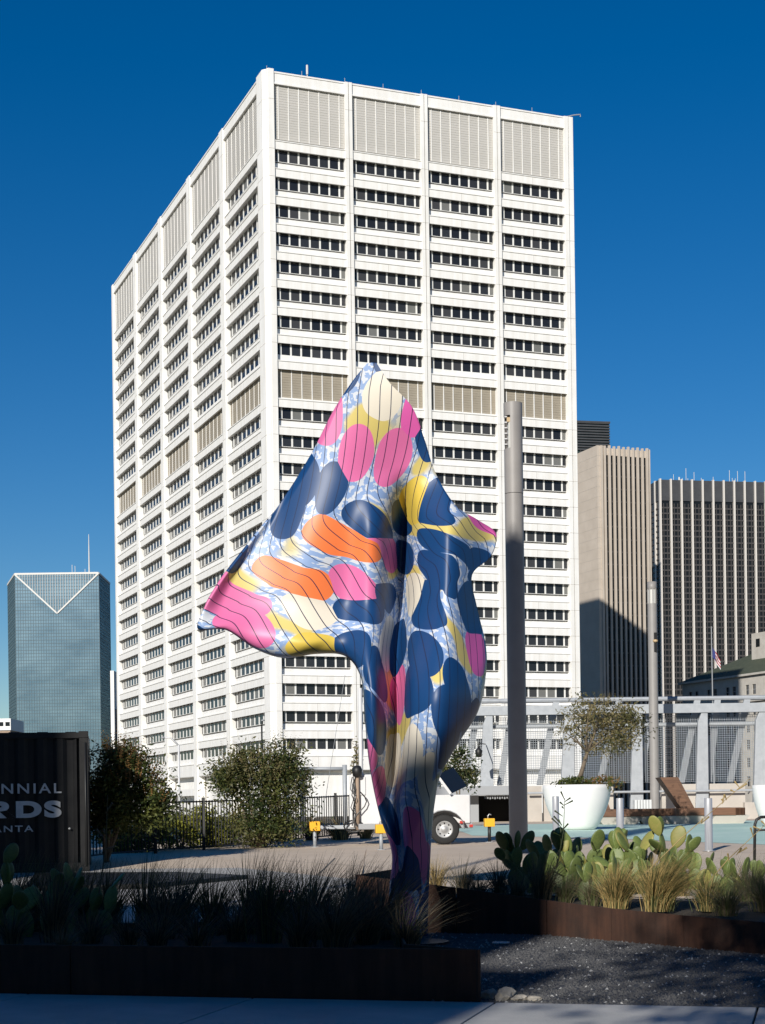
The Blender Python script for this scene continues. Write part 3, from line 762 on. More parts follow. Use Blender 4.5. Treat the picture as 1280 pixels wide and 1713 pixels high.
# ------------------------------------------------------------------ lamp posts
def lamp_post(u, d, r, vtop, label, lens, v_lens):
    x = GX(u, d); z0 = gz(d); ztop_ = W(u, vtop, d).z
    t = thing('lamp_post', label, 'lamp post', (x, d, z0), group='cylindrical lamp posts'); H = ztop_ - z0
    zl0, zl1 = [W(u, v, d).z - z0 for v in v_lens]
    if lens == 'side':
        m = MB().lathe([(r * 1.0, 0), (r, zl0 - .9)], 40); m.build('lower_shaft', M['pole'], t, True)
        m = MB()
        # upper shaft with a cut-out facing left
        n = 48; zs = [zl0 - .89, zl0, zl1, H - .02]
        rings = [(zs[0], r), (zs[1], r), (zs[2], r), (zs[3], r)]
        vv = []; ff = []
        for z, rr in rings:
            for k in range(n): a = 2 * math.pi * k / n; vv.append((rr * math.cos(a), rr * math.sin(a), z))
        for i in range(3):
            for k in range(n):
                a = (k + .5) / n * 360
                if i == 1 and 150 < a < 245: continue
                ff.append((i*n+k, i*n+(k+1)%n, (i+1)*n+(k+1)%n, (i+1)*n+k))
        m.add(vv, ff); m.add([(0, 0, H)] + [(r * math.cos(2*math.pi*k/n), r * math.sin(2*math.pi*k/n), H - .02) for k in range(n)], [(0, k + 1, (k + 1) % n + 1) for k in range(n)])
        o = m.build('upper_shaft', M['pole'], t, True)
        MB().lathe([(r * .62, zl0 + .02), (r * .62, zl1 - .02)], 24).build('lens', M['lamp_glass'], t, True)
        MB().box(-r * .7, -r * .2, -r * .5, r * .5, zl1 - .12, zl1 - .03).build('lamp', M['lamp_warm'], t)
        for k in range(6):
            MB().box(-r * .95, -r * .68, -.1, .02, zl0 + .08 + k * .11, zl0 + .1 + k * .11).build('louvre_blade', M['white_paint'], t)
    else:
        MB().lathe([(r, 0), (r, zl0)], 32).build('lower_shaft', M['pole'], t, True)
        MB().lathe([(r * .86, zl0), (r * .86, zl1)], 24).build('lens', M['lamp_glass'], t, True)
        for k in range(8):
            a = k * math.pi / 4; MB().box(-.012, .012, -.012, .012, zl0, zl1).build('guard_bar', M['pole'], t, loc=(r * .95 * math.cos(a), r * .95 * math.sin(a), 0))
        MB().lathe([(r * .8, zl1 - .05), (r, zl1), (r, H - .01), (0, H)], 32).build('cap', M['pole'], t, True)
        MB().lathe([(r * .5, zl1 - .2), (r * .7, zl1 - .02)], 16).build('lamp', M['lamp_warm'], t, True)
        MB().box(.02, r * .8, -r * 1.03, -r * .5, zl0 - 1.75, zl0 - 1.05).build('spot_recess', M['dark_void'], t)
        MB().lathe([(0, -.06), (.09, -.03), (.09, .03), (0, .06)], 12, (r * .4, -r * 1.02, zl0 - 1.35)).build('spot_light', M['lamp_warm'], t, True)
    MB().lathe([(r * 1.35, 0), (r * 1.35, .03), (r, .06)], 32).build('base_flange', M['pole'], t, True)
    return t
lamp_post(868, 33.0, .187, 673, 'tall thick grey cylindrical lamp post behind the cacti, its lower half in shadow', 'side', (752, 697))
lamp_post(1096, 59.0, .168, 973, 'slimmer grey cylindrical lamp post with glass top, behind the wooden benches', 'ring', (1010, 985))

# ------------------------------------------------------------------ bollards and hoop rail
def bollard(u, d, h, label):
    t = thing('bollard', label, 'bollard', G(u, d), group='steel bollards along the plaza')
    MB().lathe([(.09, 0), (.09, .01), (.078, .012), (.078, h - .01), (.07, h), (0, h)], 24).build('post', M['steel'], t, True)
    MB().lathe([(.13, 0), (.13, .008), (.079, .009)], 24).build('base_plate', M['steel'], t, True)
for u, d, vt, lb in ((930.5, 38.5, 1332, 'brushed steel bollard in front of the white pot, leftmost of the three'),
                     (1038, 34.5, 1335, 'brushed steel bollard in front of the wooden bench, between the other two'),
                     (1186, 32.5, 1335, 'brushed steel bollard on the turquoise floor edge, rightmost of the three')):
    bollard(u, d, W(u, vt, d).z - gz(d), lb)
d = 27.5; c = G(1262, d); hr = thing('hoop_rail', 'black bent tube handrail at the right edge', 'handrail', c)
zt_ = W(1270, 1367, d).z - c.z
MB().tube([(0, 0, 0), (.02, 0, zt_ - .12), (.05, 0, zt_ - .04), (.12, .0, zt_), (1.2, .6, zt_ + .02)], .025, 10).build('rail', M['black_metal'], hr, True)
MB().tube([(.03, 0, zt_ - .22), (1.2, .6, zt_ - .2)], .018, 8).build('lower_rail', M['black_metal'], hr, True)

# ------------------------------------------------------------------ foliage helpers
def leaf_cloud(m, cen, rad, n, size, rg, nclump=14, mats=(0,), hollow=.35, spread=.33, aspect=2.2, droop=0.):
    cl = []
    for _ in range(nclump):
        while True:
            p = Vector((rg.uniform(-1, 1), rg.uniform(-1, 1), rg.uniform(-1, 1)))
            if hollow < p.length < .95: break
        cl.append((p, rg.uniform(.6, 1.25), rg.choice(mats)))
    for _ in range(n):
        c, k, mi = rg.choice(cl)
        q = c + Vector((rg.gauss(0, 1), rg.gauss(0, 1), rg.gauss(0, 1))) * spread * k * .6
        P_ = Vector((cen[0] + q.x * rad[0], cen[1] + q.y * rad[1], cen[2] + q.z * rad[2]))
        s_ = size * rg.uniform(.6, 1.35)
        a = Vector((rg.gauss(0, 1), rg.gauss(0, 1), rg.gauss(0, .8) - droop)).normalized()
        b = a.cross(Vector((rg.gauss(0, 1), rg.gauss(0, 1), rg.gauss(0, 1)))).normalized()
        a = a * s_; b = b * s_ / aspect
        m.add([P_ - a, P_ - b * .9, P_ + a, P_ + b], [(0, 1, 2, 3)], mi if rg.random() < .75 else rg.choice(mats))

def branches(m, base, tips, r0, rg, mi=0, mid=.5):
    for tp in tips:
        b = Vector(base); e = Vector(tp); mm = b.lerp(e, mid) + Vector((rg.uniform(-.1, .1), rg.uniform(-.1, .1), .05)) * (e - b).length
        m.tube([b, b.lerp(mm, .5) + Vector((rg.uniform(-.04, .04), 0, 0)), mm, e], [r0, r0 * .8, r0 * .6, r0 * .2], 6, mi)

def spikes(m, cen, rad, n, L_, w, rg, mi, up=1.2, top=True):
    """flower or twig spikes standing out of a crown"""
    for _ in range(n):
        a = rg.uniform(0, 6.28); e = rg.uniform(.25, 1.5)
        d_ = Vector((math.cos(a) * math.cos(e), math.sin(a) * math.cos(e), math.sin(e)))
        P_ = Vector(cen) + Vector((d_.x * rad[0], d_.y * rad[1], d_.z * rad[2])) * rg.uniform(.8, 1.02)
        dirv = (d_ + Vector((0, 0, up)) * .6).normalized(); l_ = L_ * rg.uniform(.6, 1.3)
        for k in range(7):
            q = P_ + dirv * l_ * k / 7
            s_ = w * (1.15 - k / 8)
            for _j in range(2):
                ax = Vector((rg.gauss(0, 1), rg.gauss(0, 1), rg.gauss(0, 1))).normalized() * s_
                bx_ = ax.cross(dirv).normalized() * s_ * .6
                m.add([q - ax, q - bx_, q + ax, q + bx_], [(0, 1, 2, 3)], mi)

# ------------------------------------------------------------------ planted white pots
def pot(u, d, w_px, label, tree=True):
    c = G(u, d); r = w_px / 2 / F * d; H = W(u, 1313, d).z - c.z
    t = thing('planter_pot', label, 'pot', c, group='large white bowl planters')
    prof = [(r * .42, 0), (r * .52, .02)]
    for k in range(1, 13): a = k / 12; prof.append((r * (.52 + .48 * math.sin(a * math.pi / 2) ** .85), H * a))
    prof += [(r * .965, H), (r * .95, H - .1), (0, H - .12)]
    MB().lathe(prof, 56).build('bowl', M['white_pot'], t, True)
    MB().lathe([(0, H - .1), (r * .94, H - .1)], 24).build('soil', M['soil'], t)
    return c, r, H
c, r, H = pot(966, 46.0, 114, 'large white bowl planter holding the olive tree')
rg = random.Random(21)
ot = thing('olive_tree', 'small leaning olive tree with sparse silvery brown leaves in the white pot', 'tree', (c.x - .1, c.y, c.z + H - .12))
def L(u, v): p = W(u, v, 46.0); return Vector((p.x - (c.x - .1), rg.uniform(-.25, .25), p.z - (c.z + H - .12)))
m = MB(); b0 = L(967, 1312); b0.y = 0; b1 = L(983, 1258); b1.y = .05; b1b = L(975, 1285); b1b.y = .02
m.tube([b0, b1b, b1], [.075, .06, .05], 8)
tips = [L(*q) for q in ((962, 1232), (945, 1225), (1000, 1240), (1020, 1225), (1045, 1225), (1065, 1215), (1000, 1190), (985, 1180), (1030, 1185), (955, 1200))]
branches(m, b1, tips, .038, rg); m.build('trunk', M['bark'], ot, True)
m = MB()
for (u, v, ru, rv, n) in ((1010, 1215, 62, 42, 2300), (1040, 1220, 40, 32, 1100), (985, 1185, 34, 26, 520), (957, 1225, 24, 28, 240), (1055, 1205, 28, 22, 320), (1020, 1252, 40, 16, 240)):
    p = L(u, v); leaf_cloud(m, (p.x, 0, p.z), (ru / F * 46, ru / F * 40, rv / F * 46), n, .055, rg, 26, (0, 0, 1), .1, .42, 2.8)
p = L(1010, 1215); spikes(m, (p.x, 0, p.z), (1.12, .8, .75), 90, .32, .026, rg, 0)
m.build('crown', [M['leaf_olive'], M['leaf_olive2']], ot)
for u, w_, lb in ((950, .42, 'small dark green shrub at the left rim of the white pot'), (1000, .62, 'low reddish green shrub at the right rim of the white pot')):
    p = W(u, 1305, 46.); s_ = thing('pot_shrub', lb, 'shrub', (p.x, 45.7, c.z + H - .1), group='shrubs in the white pot')
    m = MB(); leaf_cloud(m, (0, 0, .14), (w_, .4, .2), 900, .05, rg, 20, (0, 1), 0, .4); m.build('foliage', [M['leaf_mid'], M['leaf_red'] if u > 980 else M['leaf_dark']], s_)
    MB().tube([(0, 0, -.05), (0, 0, .2)], .03, 6).build('stem', M['bark'], s_)
pot(1300, 46.5, 80, 'second white bowl planter cut off by the right edge')

# ------------------------------------------------------------------ wooden benches
def bench(u0, u1, vtop, d, label, back=None):
    a = W(u0, vtop, d); b = W(u1, vtop, d); z0 = gz(d); ctr = Vector(((a.x + b.x) / 2, d, z0))
    t = thing('wooden_bench', label, 'bench', ctr, R(-2), group='dark wooden benches with raised backrests'); Lh = (b.x - a.x) / 2; h = a.z - z0; th = .24
    nb = 6
    for k in range(nb):
        y = -.5 + k * .2; MB().box(-Lh, Lh * .72, y, y + .18, h - th, h).build('plank', M['wood'], t, bevel=.008)
    nn = 7
    for k in range(nn):
        x = Lh * .72 + .02 + k * (Lh * .28) / nn; MB().box(x, x + Lh * .28 / nn - .03, -.5, .68, h - th, h - .004).build('end_slat', M['wood'], t, bevel=.006)
    for x in (-Lh * .55, Lh * .45):
        m = MB(); m.prism([(-.35, x - .4), (-.35, x + .4), (.0, x + .55), (.0, x - .55)][::-1], 0, 1, 'z')
        m = MB().add([(x - .55, -.35, 0), (x + .55, -.35, 0), (x + .55, .5, 0), (x - .55, .5, 0), (x - .75, -.45, h - th - .004), (x + .75, -.45, h - th - .004), (x + .75, .6, h - th - .004), (x - .75, .6, h - th - .004)],
                     [(0,3,2,1),(4,5,6,7),(0,1,5,4),(1,2,6,5),(2,3,7,6),(3,0,4,7)]); m.build('pedestal', M['concrete'], t)
    if back:
        ub0, ub1, vb, lean = back; x0 = W(ub0, vb, d).x - ctr.x; x1 = W(ub1, vb, d).x - ctr.x; H = W(ub0, vb, d).z - z0
        nn = 9
        for k in range(nn):
            y = -.48 + k * .13
            m = MB().add([(x0, y, h + .004), (x0 + .12, y, h + .004), (x0 + .12 - lean, y, H), (x0 - lean, y, H), (x0, y + .11, h + .004), (x0 + .12, y + .11, h + .004), (x0 + .12 - lean, y + .11, H), (x0 - lean, y + .11, H)],
                         [(0,1,2,3),(7,6,5,4),(0,4,5,1),(1,5,6,2),(2,6,7,3),(3,7,4,0)]); m.build('back_slat', M['wood'], t)
        m = MB().add([(x0 - lean - .46, -.51, H), (x0 - lean + .0, -.51, H), (x0 + .0, -.51, h), (x0 - .30, -.51, h), (x0 - lean - .46, .62, H), (x0 - lean, .62, H), (x0, .62, h), (x0 - .30, .62, h)],
                     [(0,1,2,3),(7,6,5,4),(0,4,5,1),(1,5,6,2),(2,6,7,3),(3,7,4,0)])
        m.build('back_side', M['wood'], t)
    return t
bench(1128, 1242, 1352, 52.5, 'dark wooden bench with tall backrest, right of the slim lamp post', (1151, 1160, 1300, .5))
bench(1005, 1140, 1354, 53.5, 'dark wooden bench behind the middle steel bollard', (1012, 1020, 1312, .3))
# bluish covered stack of mesh crates beyond the bench: low white block by the pole foot
c = W(1075, 1350, 57.); o = MB(); cb = thing('white_crate', 'small white slatted crate behind the bench beside the slim lamp post', 'crate', (c.x, 57, gz(57)))
for k in range(6): MB().box(-.3 + k * .1, -.22 + k * .1, -.2, .2, 0, W(1075, 1338, 57).z - gz(57)).build('slat', M['white_paint'], cb)
MB().box(-.32, .3, -.18, .18, .02, .08).build('base', M['white_paint'], cb)

# ------------------------------------------------------------------ yellow meter boxes on posts
def meter(u, d, v0, v1, label, dark):
    c = G(u, d); t = thing('yellow_box_post', label, 'post', c, R(8), group='yellow boxes on posts')
    za = W(u, v1, d).z - c.z; zb = W(u, v0, d).z - c.z
    MB().tube([(0, 0, 0), (0, 0, za + .05)], .04, 10).build('post', M['black_metal'] if dark else M['galv'], t, True)
    MB().box(-.12, .12, -.08, .08, za, zb).build('box', M['yellow'], t, bevel=.012)
    MB().tube([(-.03, 0, zb - .01), (-.03, 0, zb + .06), (.0, 0, zb + .1), (.05, 0, zb + .08)], .014, 6).build('hook', M['steel'], t, True)
    MB().lathe([(.1, 0), (.1, .01), (.04, .012)], 16).build('foot', M['galv'], t)
meter(527, 37.0, 1374, 1390, 'yellow box on grey post at the tip of the trailer drawbar', False)
meter(638, 35.0, 1379, 1394, 'yellow box on grey post left of the sculpture stem', False)
meter(819, 38.5, 1369, 1383, 'yellow box on black post between the trailer and the lamp post', True)

# ------------------------------------------------------------------ surveillance trailer with solar panels
DT = 38.0
c = G(700, DT); tr = thing('solar_trailer', 'white mobile trailer with solar panels, mast and drawbar behind the sculpture stem', 'trailer', c)
def T(u, v): p = W(u, v, DT); return p.x - c.x, p.z - c.z
def tbox(name, u0, u1, v0, v1, y0, y1, m_, bevel=.015):
    x0, z1 = T(u0, v0); x1, z0 = T(u1, v1); return MB().box(x0, x1, y0, y1, z0, z1).build(name, m_, tr, bevel=bevel)
body = tbox('body', 640, 786, 1331, 1377, -.35, .75, M['white_paint'], .03)
tbox('equipment_cabinet', 584, 638, 1296, 1384, -.1, .6, M['white_paint'], .03)
tbox('cabinet_door', 597, 612, 1300, 1330, -.13, -.101, M['white_paint'], .01)
tbox('chassis', 600, 790, 1378, 1385, -.3, .7, M['grey_paint'])
tbox('drawbar', 530, 640, 1381, 1386, -.06, .06, M['galv'])
tbox('marker', 640, 650, 1378, 1384, -.37, -.31, M['yellow'])
tbox('reflector', 768, 776, 1373, 1377, -.37, -.352, M['red'], 0)
tbox('tail_light', 784, 790, 1379, 1383, -.33, -.305, M['red'], 0)
x, z = T(742, 1388); rw = z + .0
wh = bpy.data.objects.new('wheel', None); col.objects.link(wh); wh.parent = tr; wh.location = (x, -.5, .345); wh.rotation_euler = (R(90), 0, 0)
MB().lathe([(.20, -.1), (.30, -.11), (.34, -.08), (.345, 0), (.34, .08), (.30, .11), (.20, .1)], 32).build('tyre', M['rubber'], wh, True)
MB().lathe([(.20, -.09), (.20, .08), (.17, .07), (.10, .03), (.07, .06), (0, .065)], 32).build('rim', M['rim'], wh, True)
for k in range(8): a = k * math.pi / 4; MB().lathe([(.018, 0), (.018, .02), (0, .022)], 8, (math.cos(a) * .14, math.sin(a) * .14, .045)).build('rim_hole', M['dark_void'], wh)
pts = [(x + .46 * math.cos(a), -.5, .345 + .43 * math.sin(a)) for a in [math.pi * k / 10 for k in range(11)]]
vv = []; ff = []
for p in pts: vv += [(p[0], -.66, p[2]), (p[0], -.34, p[2]), (p[0], -.34, p[2] + .02), (p[0], -.66, p[2] + .02)]
for k in range(10):
    for j in range(4): ff.append((4*k+j, 4*k+(j+1)%4, 4*k+4+(j+1)%4, 4*k+4+j))
MB().add(vv, ff).build('fender', M['grey_paint'], tr)
x0, z0 = T(733, 1310); x1, z1 = T(750, 1330)
sp_ = MB().add([(x0 - .9, -.5, z0 + .55), (x0 + .05, -.5, z0 + .1), (x1 + .32, .9, z1 + .02), (x1 - .6, .9, z1 + .5)], [(0, 1, 2, 3)])
# tilted panel: slab leaning on the cabin roof
pa, pb_ = Vector((T(728, 1305)[0], -.45, T(728, 1298)[1])), Vector((T(751, 1331)[0], -.45, T(751, 1330)[1] + .01))
dv = (pb_ - pa); nrm = Vector((dv.z, 0, -dv.x)).normalized() * -.045
back = Vector((.42, 1.1, .18))
q = [pa, pb_, pb_ + back, pa + back]
so = MB().add(q + [p + nrm for p in q], [(0,3,2,1),(4,5,6,7),(0,1,5,4),(1,2,6,5),(2,3,7,6),(3,0,4,7)]).build('solar_panel', M['solar'], tr)
MB().add([p - Vector((0, .03, 0)) for p in (pa, pb_)] + [p - Vector((0, .03, 0)) + nrm * 1.3 for p in (pb_, pa)] + [p + Vector((0, -.004, 0)) for p in (pa, pb_)] + [p + Vector((0, -.004, 0)) + nrm * 1.3 for p in (pb_, pa)],
         [(0,1,2,3),(7,6,5,4),(0,4,5,1),(1,5,6,2),(2,6,7,3),(3,7,4,0)]).build('frame_edge', M['white_paint'], so)
# mast with winch and cables
m = MB(); x, _ = T(604, 1300); m.tube([(x, .2, .3), (x, .2, T(604, 1150)[1])], .05, 8); m.build('mast', M['white_paint'], tr, True)
x2, _ = T(598, 1300); m = MB(); m.tube([(x2, -.2, .35), (x2, -.2, T(598, 1285)[1])], .045, 8); m.build('winch_post', M['brick_far'], tr, True)
m = MB(); m.lathe([(0, -.12), (.1, -.1), (.12, .05), (.08, .14), (0, .16)], 14, (x2, -.22, T(598, 1292)[1])); m.build('camera_head', M['black_metal'], tr, True)
rg = random.Random(9)
m = MB()
for k in range(5):
    p = []; xx = T(590, 1300)[0]
    for i in range(9): p.append((xx + rg.uniform(-.05, .05) + .02 * k, -.22 + rg.uniform(-.04, .04), T(590, 1300)[1] - i * .14))
    m.tube(p, .012, 5)
pts = [(T(603, 1325)[0] + .14 * math.sin(t_ * .8), -.25, T(603, 1325)[1] - t_ * .11) for t_ in range(9)]
m.tube(pts, .015, 5)
ccx, ccz = T(592, 1382); m.tube([(ccx + .22 * math.cos(a), -.2, ccz + .13 * math.sin(a)) for a in [k * .45 for k in range(15)]], .02, 5)
m.build('cables', M['black_metal'], tr)
MB().tube([(T(575, 1120)[0], 1.5, T(575, 1120)[1]), (T(541, 1335)[0], 1.5, T(541, 1335)[1])], .006, 4).build('guy_wire', M['grey_paint'], tr)
tbox('jack', 526, 531, 1384, 1391, -.05, .05, M['galv'])

# grey pipe portal behind the fence
d = 50.; c = G(578, d); pp = thing('pipe_portal', 'grey steel pipe portal behind the black fence', 'frame', c)
z1 = W(578, 1286, d).z - c.z
MB().tube([(0, 0, 0), (0, 0, z1 + .12)], .07, 10).build('post', M['galv'], pp, True)
MB().tube([(0, 0, z1), (W(505, 1286, d).x - c.x, 0, z1 + .02)], .055, 10).build('cross_bar', M['galv'], pp, True)
MB().tube([(W(505, 1286, d).x - c.x, 0, 0), (W(505, 1286, d).x - c.x, 0, z1 + .02)], .07, 10).build('post', M['galv'], pp, True)
# thin street lamps beyond
for (u, vt, vb, d, lb, arm) in ((299, 1246, 1345, 90., 'thin pale street lamp with curved arm before the white tower', -26), (438, 1215, 1345, 110., 'thin dark street lamp with ring head in front of the white tower corner', 2)):
    b_ = W(u, vt, d); t = thing('street_lamp', lb, 'street lamp', (b_.x, d, 0), group='thin street lamps')
    MB().tube([(0, 0, 0), (0, 0, b_.z)], .055, 8).build('pole', M['white_paint'] if arm < 0 else M['black_metal'], t, True)
    ax = arm / F * d; MB().tube([(0, 0, b_.z - .03), (ax * .5, 0, b_.z + .38), (ax, 0, b_.z + .42)], .045, 6).build('arm', M['white_paint'] if arm < 0 else M['black_metal'], t, True)
    MB().lathe([(.03, 0), (.14, .03), (.1, .1), (0, .12)], 10, (ax, 0, b_.z + .34)).build('head', M['grey_paint'], t, True)

# ------------------------------------------------------------------ black fence along the planting
def fence():
    pts = [Pxy(120, 1452), Pxy(170, 1448), Pxy(253, 1440), Pxy(341, 1432), Pxy(430, 1418)]
    pts = [(W(u, 1400, d).x, d) for u, d in ((110, 31.5), (178, 33.0), (260, 34.6), (341, 36.2), (440, 38.6), (562, 42.), (600, 43.5))]
    t = thing('metal_fence', 'black metal picket fence curving along the back of the plaza', 'fence', (pts[0][0], pts[0][1], 0))
    o = Vector((pts[0][0], pts[0][1], 0)); H = 1.1
    pk = MB().box(-.012, .012, -.012, .012, .07, H - .002).mesh('picket', M['black_metal'])
    for i in range(len(pts)):
        p = Vector((pts[i][0], pts[i][1], gz(pts[i][1]))) - o
        MB().box(-.035, .035, -.035, .035, -.05, H + .06).build('post', M['black_metal'], t, loc=p)
        if i == len(pts) - 1: break
        q = Vector((pts[i + 1][0], pts[i + 1][1], gz(pts[i + 1][1]))) - o
        for z in (.08, H - .03):
            MB().tube([p + Vector((0, 0, z)), q + Vector((0, 0, z))], .02, 6).build('rail', M['black_metal'], t)
        n = max(2, int((q - p).length / .125))
        for k in range(1, n): place('picket', pk, t, p.lerp(q, k / n))
fence()

# ------------------------------------------------------------------ shrubs and small trees at the back
def bush(name, label, cat, u, d, v_base, crowns, mats, seed, size, n, trunk_tips, spk=0, spk_mi=0, group=None, z0=None, size_sp=.03):
    rg = random.Random(seed); zb = gz(d) if z0 is None else z0; x = W(u, v_base, d).x
    t = thing(name, label, cat, (x, d, zb), group=group)
    def Lc(u_, v_): p = W(u_, v_, d); return Vector((p.x - x, 0, p.z - zb))
    m = MB()
    tips = []
    for (tu, tv) in trunk_tips: q = Lc(tu, tv); q.y = rg.uniform(-.3, .3); tips.append(q)
    for q in tips:
        b0 = Vector((rg.uniform(-.08, .08), rg.uniform(-.06, .06), -.05)); mm = b0.lerp(q, .5) + Vector((rg.uniform(-.06, .06), 0, .1))
        m.tube([b0, mm, q], [.04, .03, .01], 6)
    m.build('trunk', M['bark'], t, True)
    m = MB()
    for (cu, cv, ru, rv, k) in crowns:
        p = Lc(cu, cv); leaf_cloud(m, (p.x, 0, p.z), (ru / F * d, ru / F * d * .8, rv / F * d), int(n * k), size, rg, 30, tuple(range(len(mats)))[: max(1, len(mats) - (1 if spk else 0))], .1, .40)
        if spk: spikes(m, (p.x, 0, p.z), (ru / F * d * .95, ru / F * d * .8, rv / F * d * .95), int(spk * 1.5 * k), .40, size_sp * .85, rg, spk_mi)
    m.build('crown', [M[q] for q in mats], t)
    return t
bush('crape_myrtle', 'dark shaded small tree with reddish seed heads right of the black container', 'tree', 182, 31.6, 1440,
     [(215, 1325, 62, 62, 1.0), (250, 1350, 44, 34, .4), (180, 1355, 40, 56, .45), (195, 1280, 46, 34, .35)], ['leaf_dark', 'leaf_mid', 'leaf_red'], 31, .043, 7000, [(172, 1370), (190, 1340), (205, 1360), (165, 1330), (230, 1330)], 130, 2, size_sp=.036)
bush('round_shrub', 'large rounded green shrub in front of the white tower, left of the sculpture stem', 'shrub', 432, 37.0, 1425,
     [(432, 1320, 72, 64, 1.0), (390, 1300, 44, 40, .35), (480, 1320, 44, 48, .45), (440, 1375, 66, 46, .6), (470, 1270, 40, 30, .25)], ['leaf_dark', 'leaf_mid', 'leaf_olive2', 'leaf_olive'], 32, .043, 6800, [(420, 1330), (440, 1320), (455, 1340), (400, 1330)], 110, 3)
bush('small_tree', 'small dark leaved tree behind the trailer solar panel', 'tree', 768, 52.0, 1375,
     [(765, 1285, 32, 34, 1.0), (785, 1300, 20, 18, .3)], ['leaf_dark', 'leaf_olive2', 'leaf_olive'], 33, .06, 1500, [(760, 1300), (770, 1290)], 20, 2)
bush('slender_sapling', 'thin leafy sapling beside the trailer cabinet', 'tree', 598, 45.0, 1390,
     [(597, 1275, 10, 32, 1.0)], ['leaf_olive', 'leaf_olive2'], 34, .05, 240, [(596, 1240), (600, 1255), (592, 1262)])
shr = [(255, 36.0, 1392, 40, 32), (302, 36.9, 1388, 42, 34), (345, 37.9, 1385, 40, 36), (385, 39.2, 1388, 40, 32), (205, 35.4, 1405, 40, 30)]
lbs = ['yellow green shrub behind the fence, below the reddish tree crown', 'yellow green shrub behind the fence, between the two dark crowns', 'yellow green shrub behind the fence, touching the thick fence post',
       'yellow green shrub behind the fence, mostly hidden by the round shrub', 'yellow green shrub behind the fence, nearest to the container']
for k, (u, d, v, ru, rv) in enumerate(shr):
    bush('yellow_shrub', lbs[k], 'shrub', u, d, 1425, [(u, v, ru, rv, 1.0)], ['leaf_yellow', 'leaf_mid'], 40 + k, .042, 2600, [(u - 10, v), (u + 12, v)], group='yellow green shrubs behind the fence')
# ------------------------------------------------------------------ black shipping container
DC = 29.3
a = W(-330, 1465, DC); b = W(150, 1465, DC); z0 = gz(DC) + .0
ct_ = thing('shipping_container', 'black corrugated shipping container with pale lettering at the left edge', 'container', (b.x, DC, z0), R(9))
Lc_ = b.x - a.x; Hc = W(150, 1223, DC).z - z0; Wc = 2.44
vv, ff = [], []; x = -Lc_ + .16; pts = []
while x < -.2:
    pts += [(x, .02), (x + .10, .02), (x + .17, .07), (x + .27, .07), (x + .278 + .062, .02)]; x += .34
pts = [p for i, p in enumerate(pts) if i == 0 or abs(p[0] - pts[i-1][0]) > .001]
for (xx, yy) in pts: vv += [(xx, yy, .16), (xx, yy, Hc - .12)]
for i in range(len(pts) - 1): ff.append((2*i, 2*i+2, 2*i+3, 2*i+1))
MB().add(vv, ff).build('corrugated_side', M['black_paint'], ct_)
for xx in (-.15, -Lc_):
    MB().box(xx, xx + .15, 0, .15, 0, Hc).build('corner_post', M['black_paint'], ct_, bevel=.008)
    for zz in (-.004, Hc - .118): MB().box(xx - .01, xx + .16, -.01, .17, zz, zz + .12).build('corner_casting', M['black_paint'], ct_, bevel=.008)
MB().box(-Lc_ + .151, -.151, -.002, .13, Hc - .125, Hc - .02).build('top_rail', M['black_paint'], ct_, bevel=.006)
MB().box(-Lc_ + .151, -.151, -.002, .13, .0, .16).build('bottom_rail', M['black_paint'], ct_, bevel=.006)
MB().box(-Lc_ + .01, -.01, .1, Wc, .05, Hc - .04).build('shell', M['black_paint'], ct_)
for k in range(int(Lc_ / .5)):
    MB().box(-.4 - k * .5, -.2 - k * .5, .2, Wc - .2, Hc - .04, Hc - .0).build('roof_rib', M['black_paint'], ct_, bevel=.015)
MB().box(-.135, -.02, .16, Wc, .0, Hc - .01).build('end_wall', M['black_paint'], ct_)
MB().tube([(-.05, -.02, .1), (-.05, -.02, Hc - .2)], .018, 8).build('lock_rod', M['black_metal'], ct_, True)
MB().lathe([(0, -.02), (.02, -.01), (.02, .01), (0, .02)], 8, (W(117, 1386, DC).x - b.x, .0, W(117, 1386, DC).z - z0)).build('bolt', M['letter'], ct_, True)
def text(body, u_right, v0, v1, width, bold, parent, spacing=1.0):
    cu = bpy.data.curves.new('lettering', 'FONT'); cu.body = body; cu.size = 1; cu.extrude = .02; cu.offset = bold; cu.space_character = spacing; cu.align_x = 'RIGHT'
    tmp = bpy.data.objects.new('tmp', cu); col.objects.link(tmp); bpy.context.view_layer.update()
    dg = bpy.context.evaluated_depsgraph_get(); me = bpy.data.meshes.new_from_object(tmp.evaluated_get(dg)); bpy.data.objects.remove(tmp)
    xs_ = [v.co.x for v in me.vertices]; ys_ = [v.co.y for v in me.vertices]
    pr = W(u_right, v1, DC); ph = W(u_right, v0, DC); sx = width / (max(xs_) - min(xs_)); sz = (ph.z - pr.z) / (max(ys_) - min(ys_))
    mx, my = max(xs_), min(ys_)
    for v in me.vertices:
        q = v.co.copy(); v.co = Vector(((q.x - mx) * sx, -q.z * .4, (q.y - my) * sz))
    me.materials.clear(); me.materials.append(M['letter'])
    o = place('lettering', me, parent, (pr.x - b.x, -.012, pr.z - z0)); return o
pxm = DC / F
text('CENTENNIAL', 104, 1310, 1327, 205 * pxm, .012, ct_, 1.25)
text('YARDS', 104, 1339, 1367.5, 205 * pxm, .055, ct_, 1.2)
text('ATLANTA', 58, 1380.5, 1391, 112 * pxm, .012, ct_, 1.25)

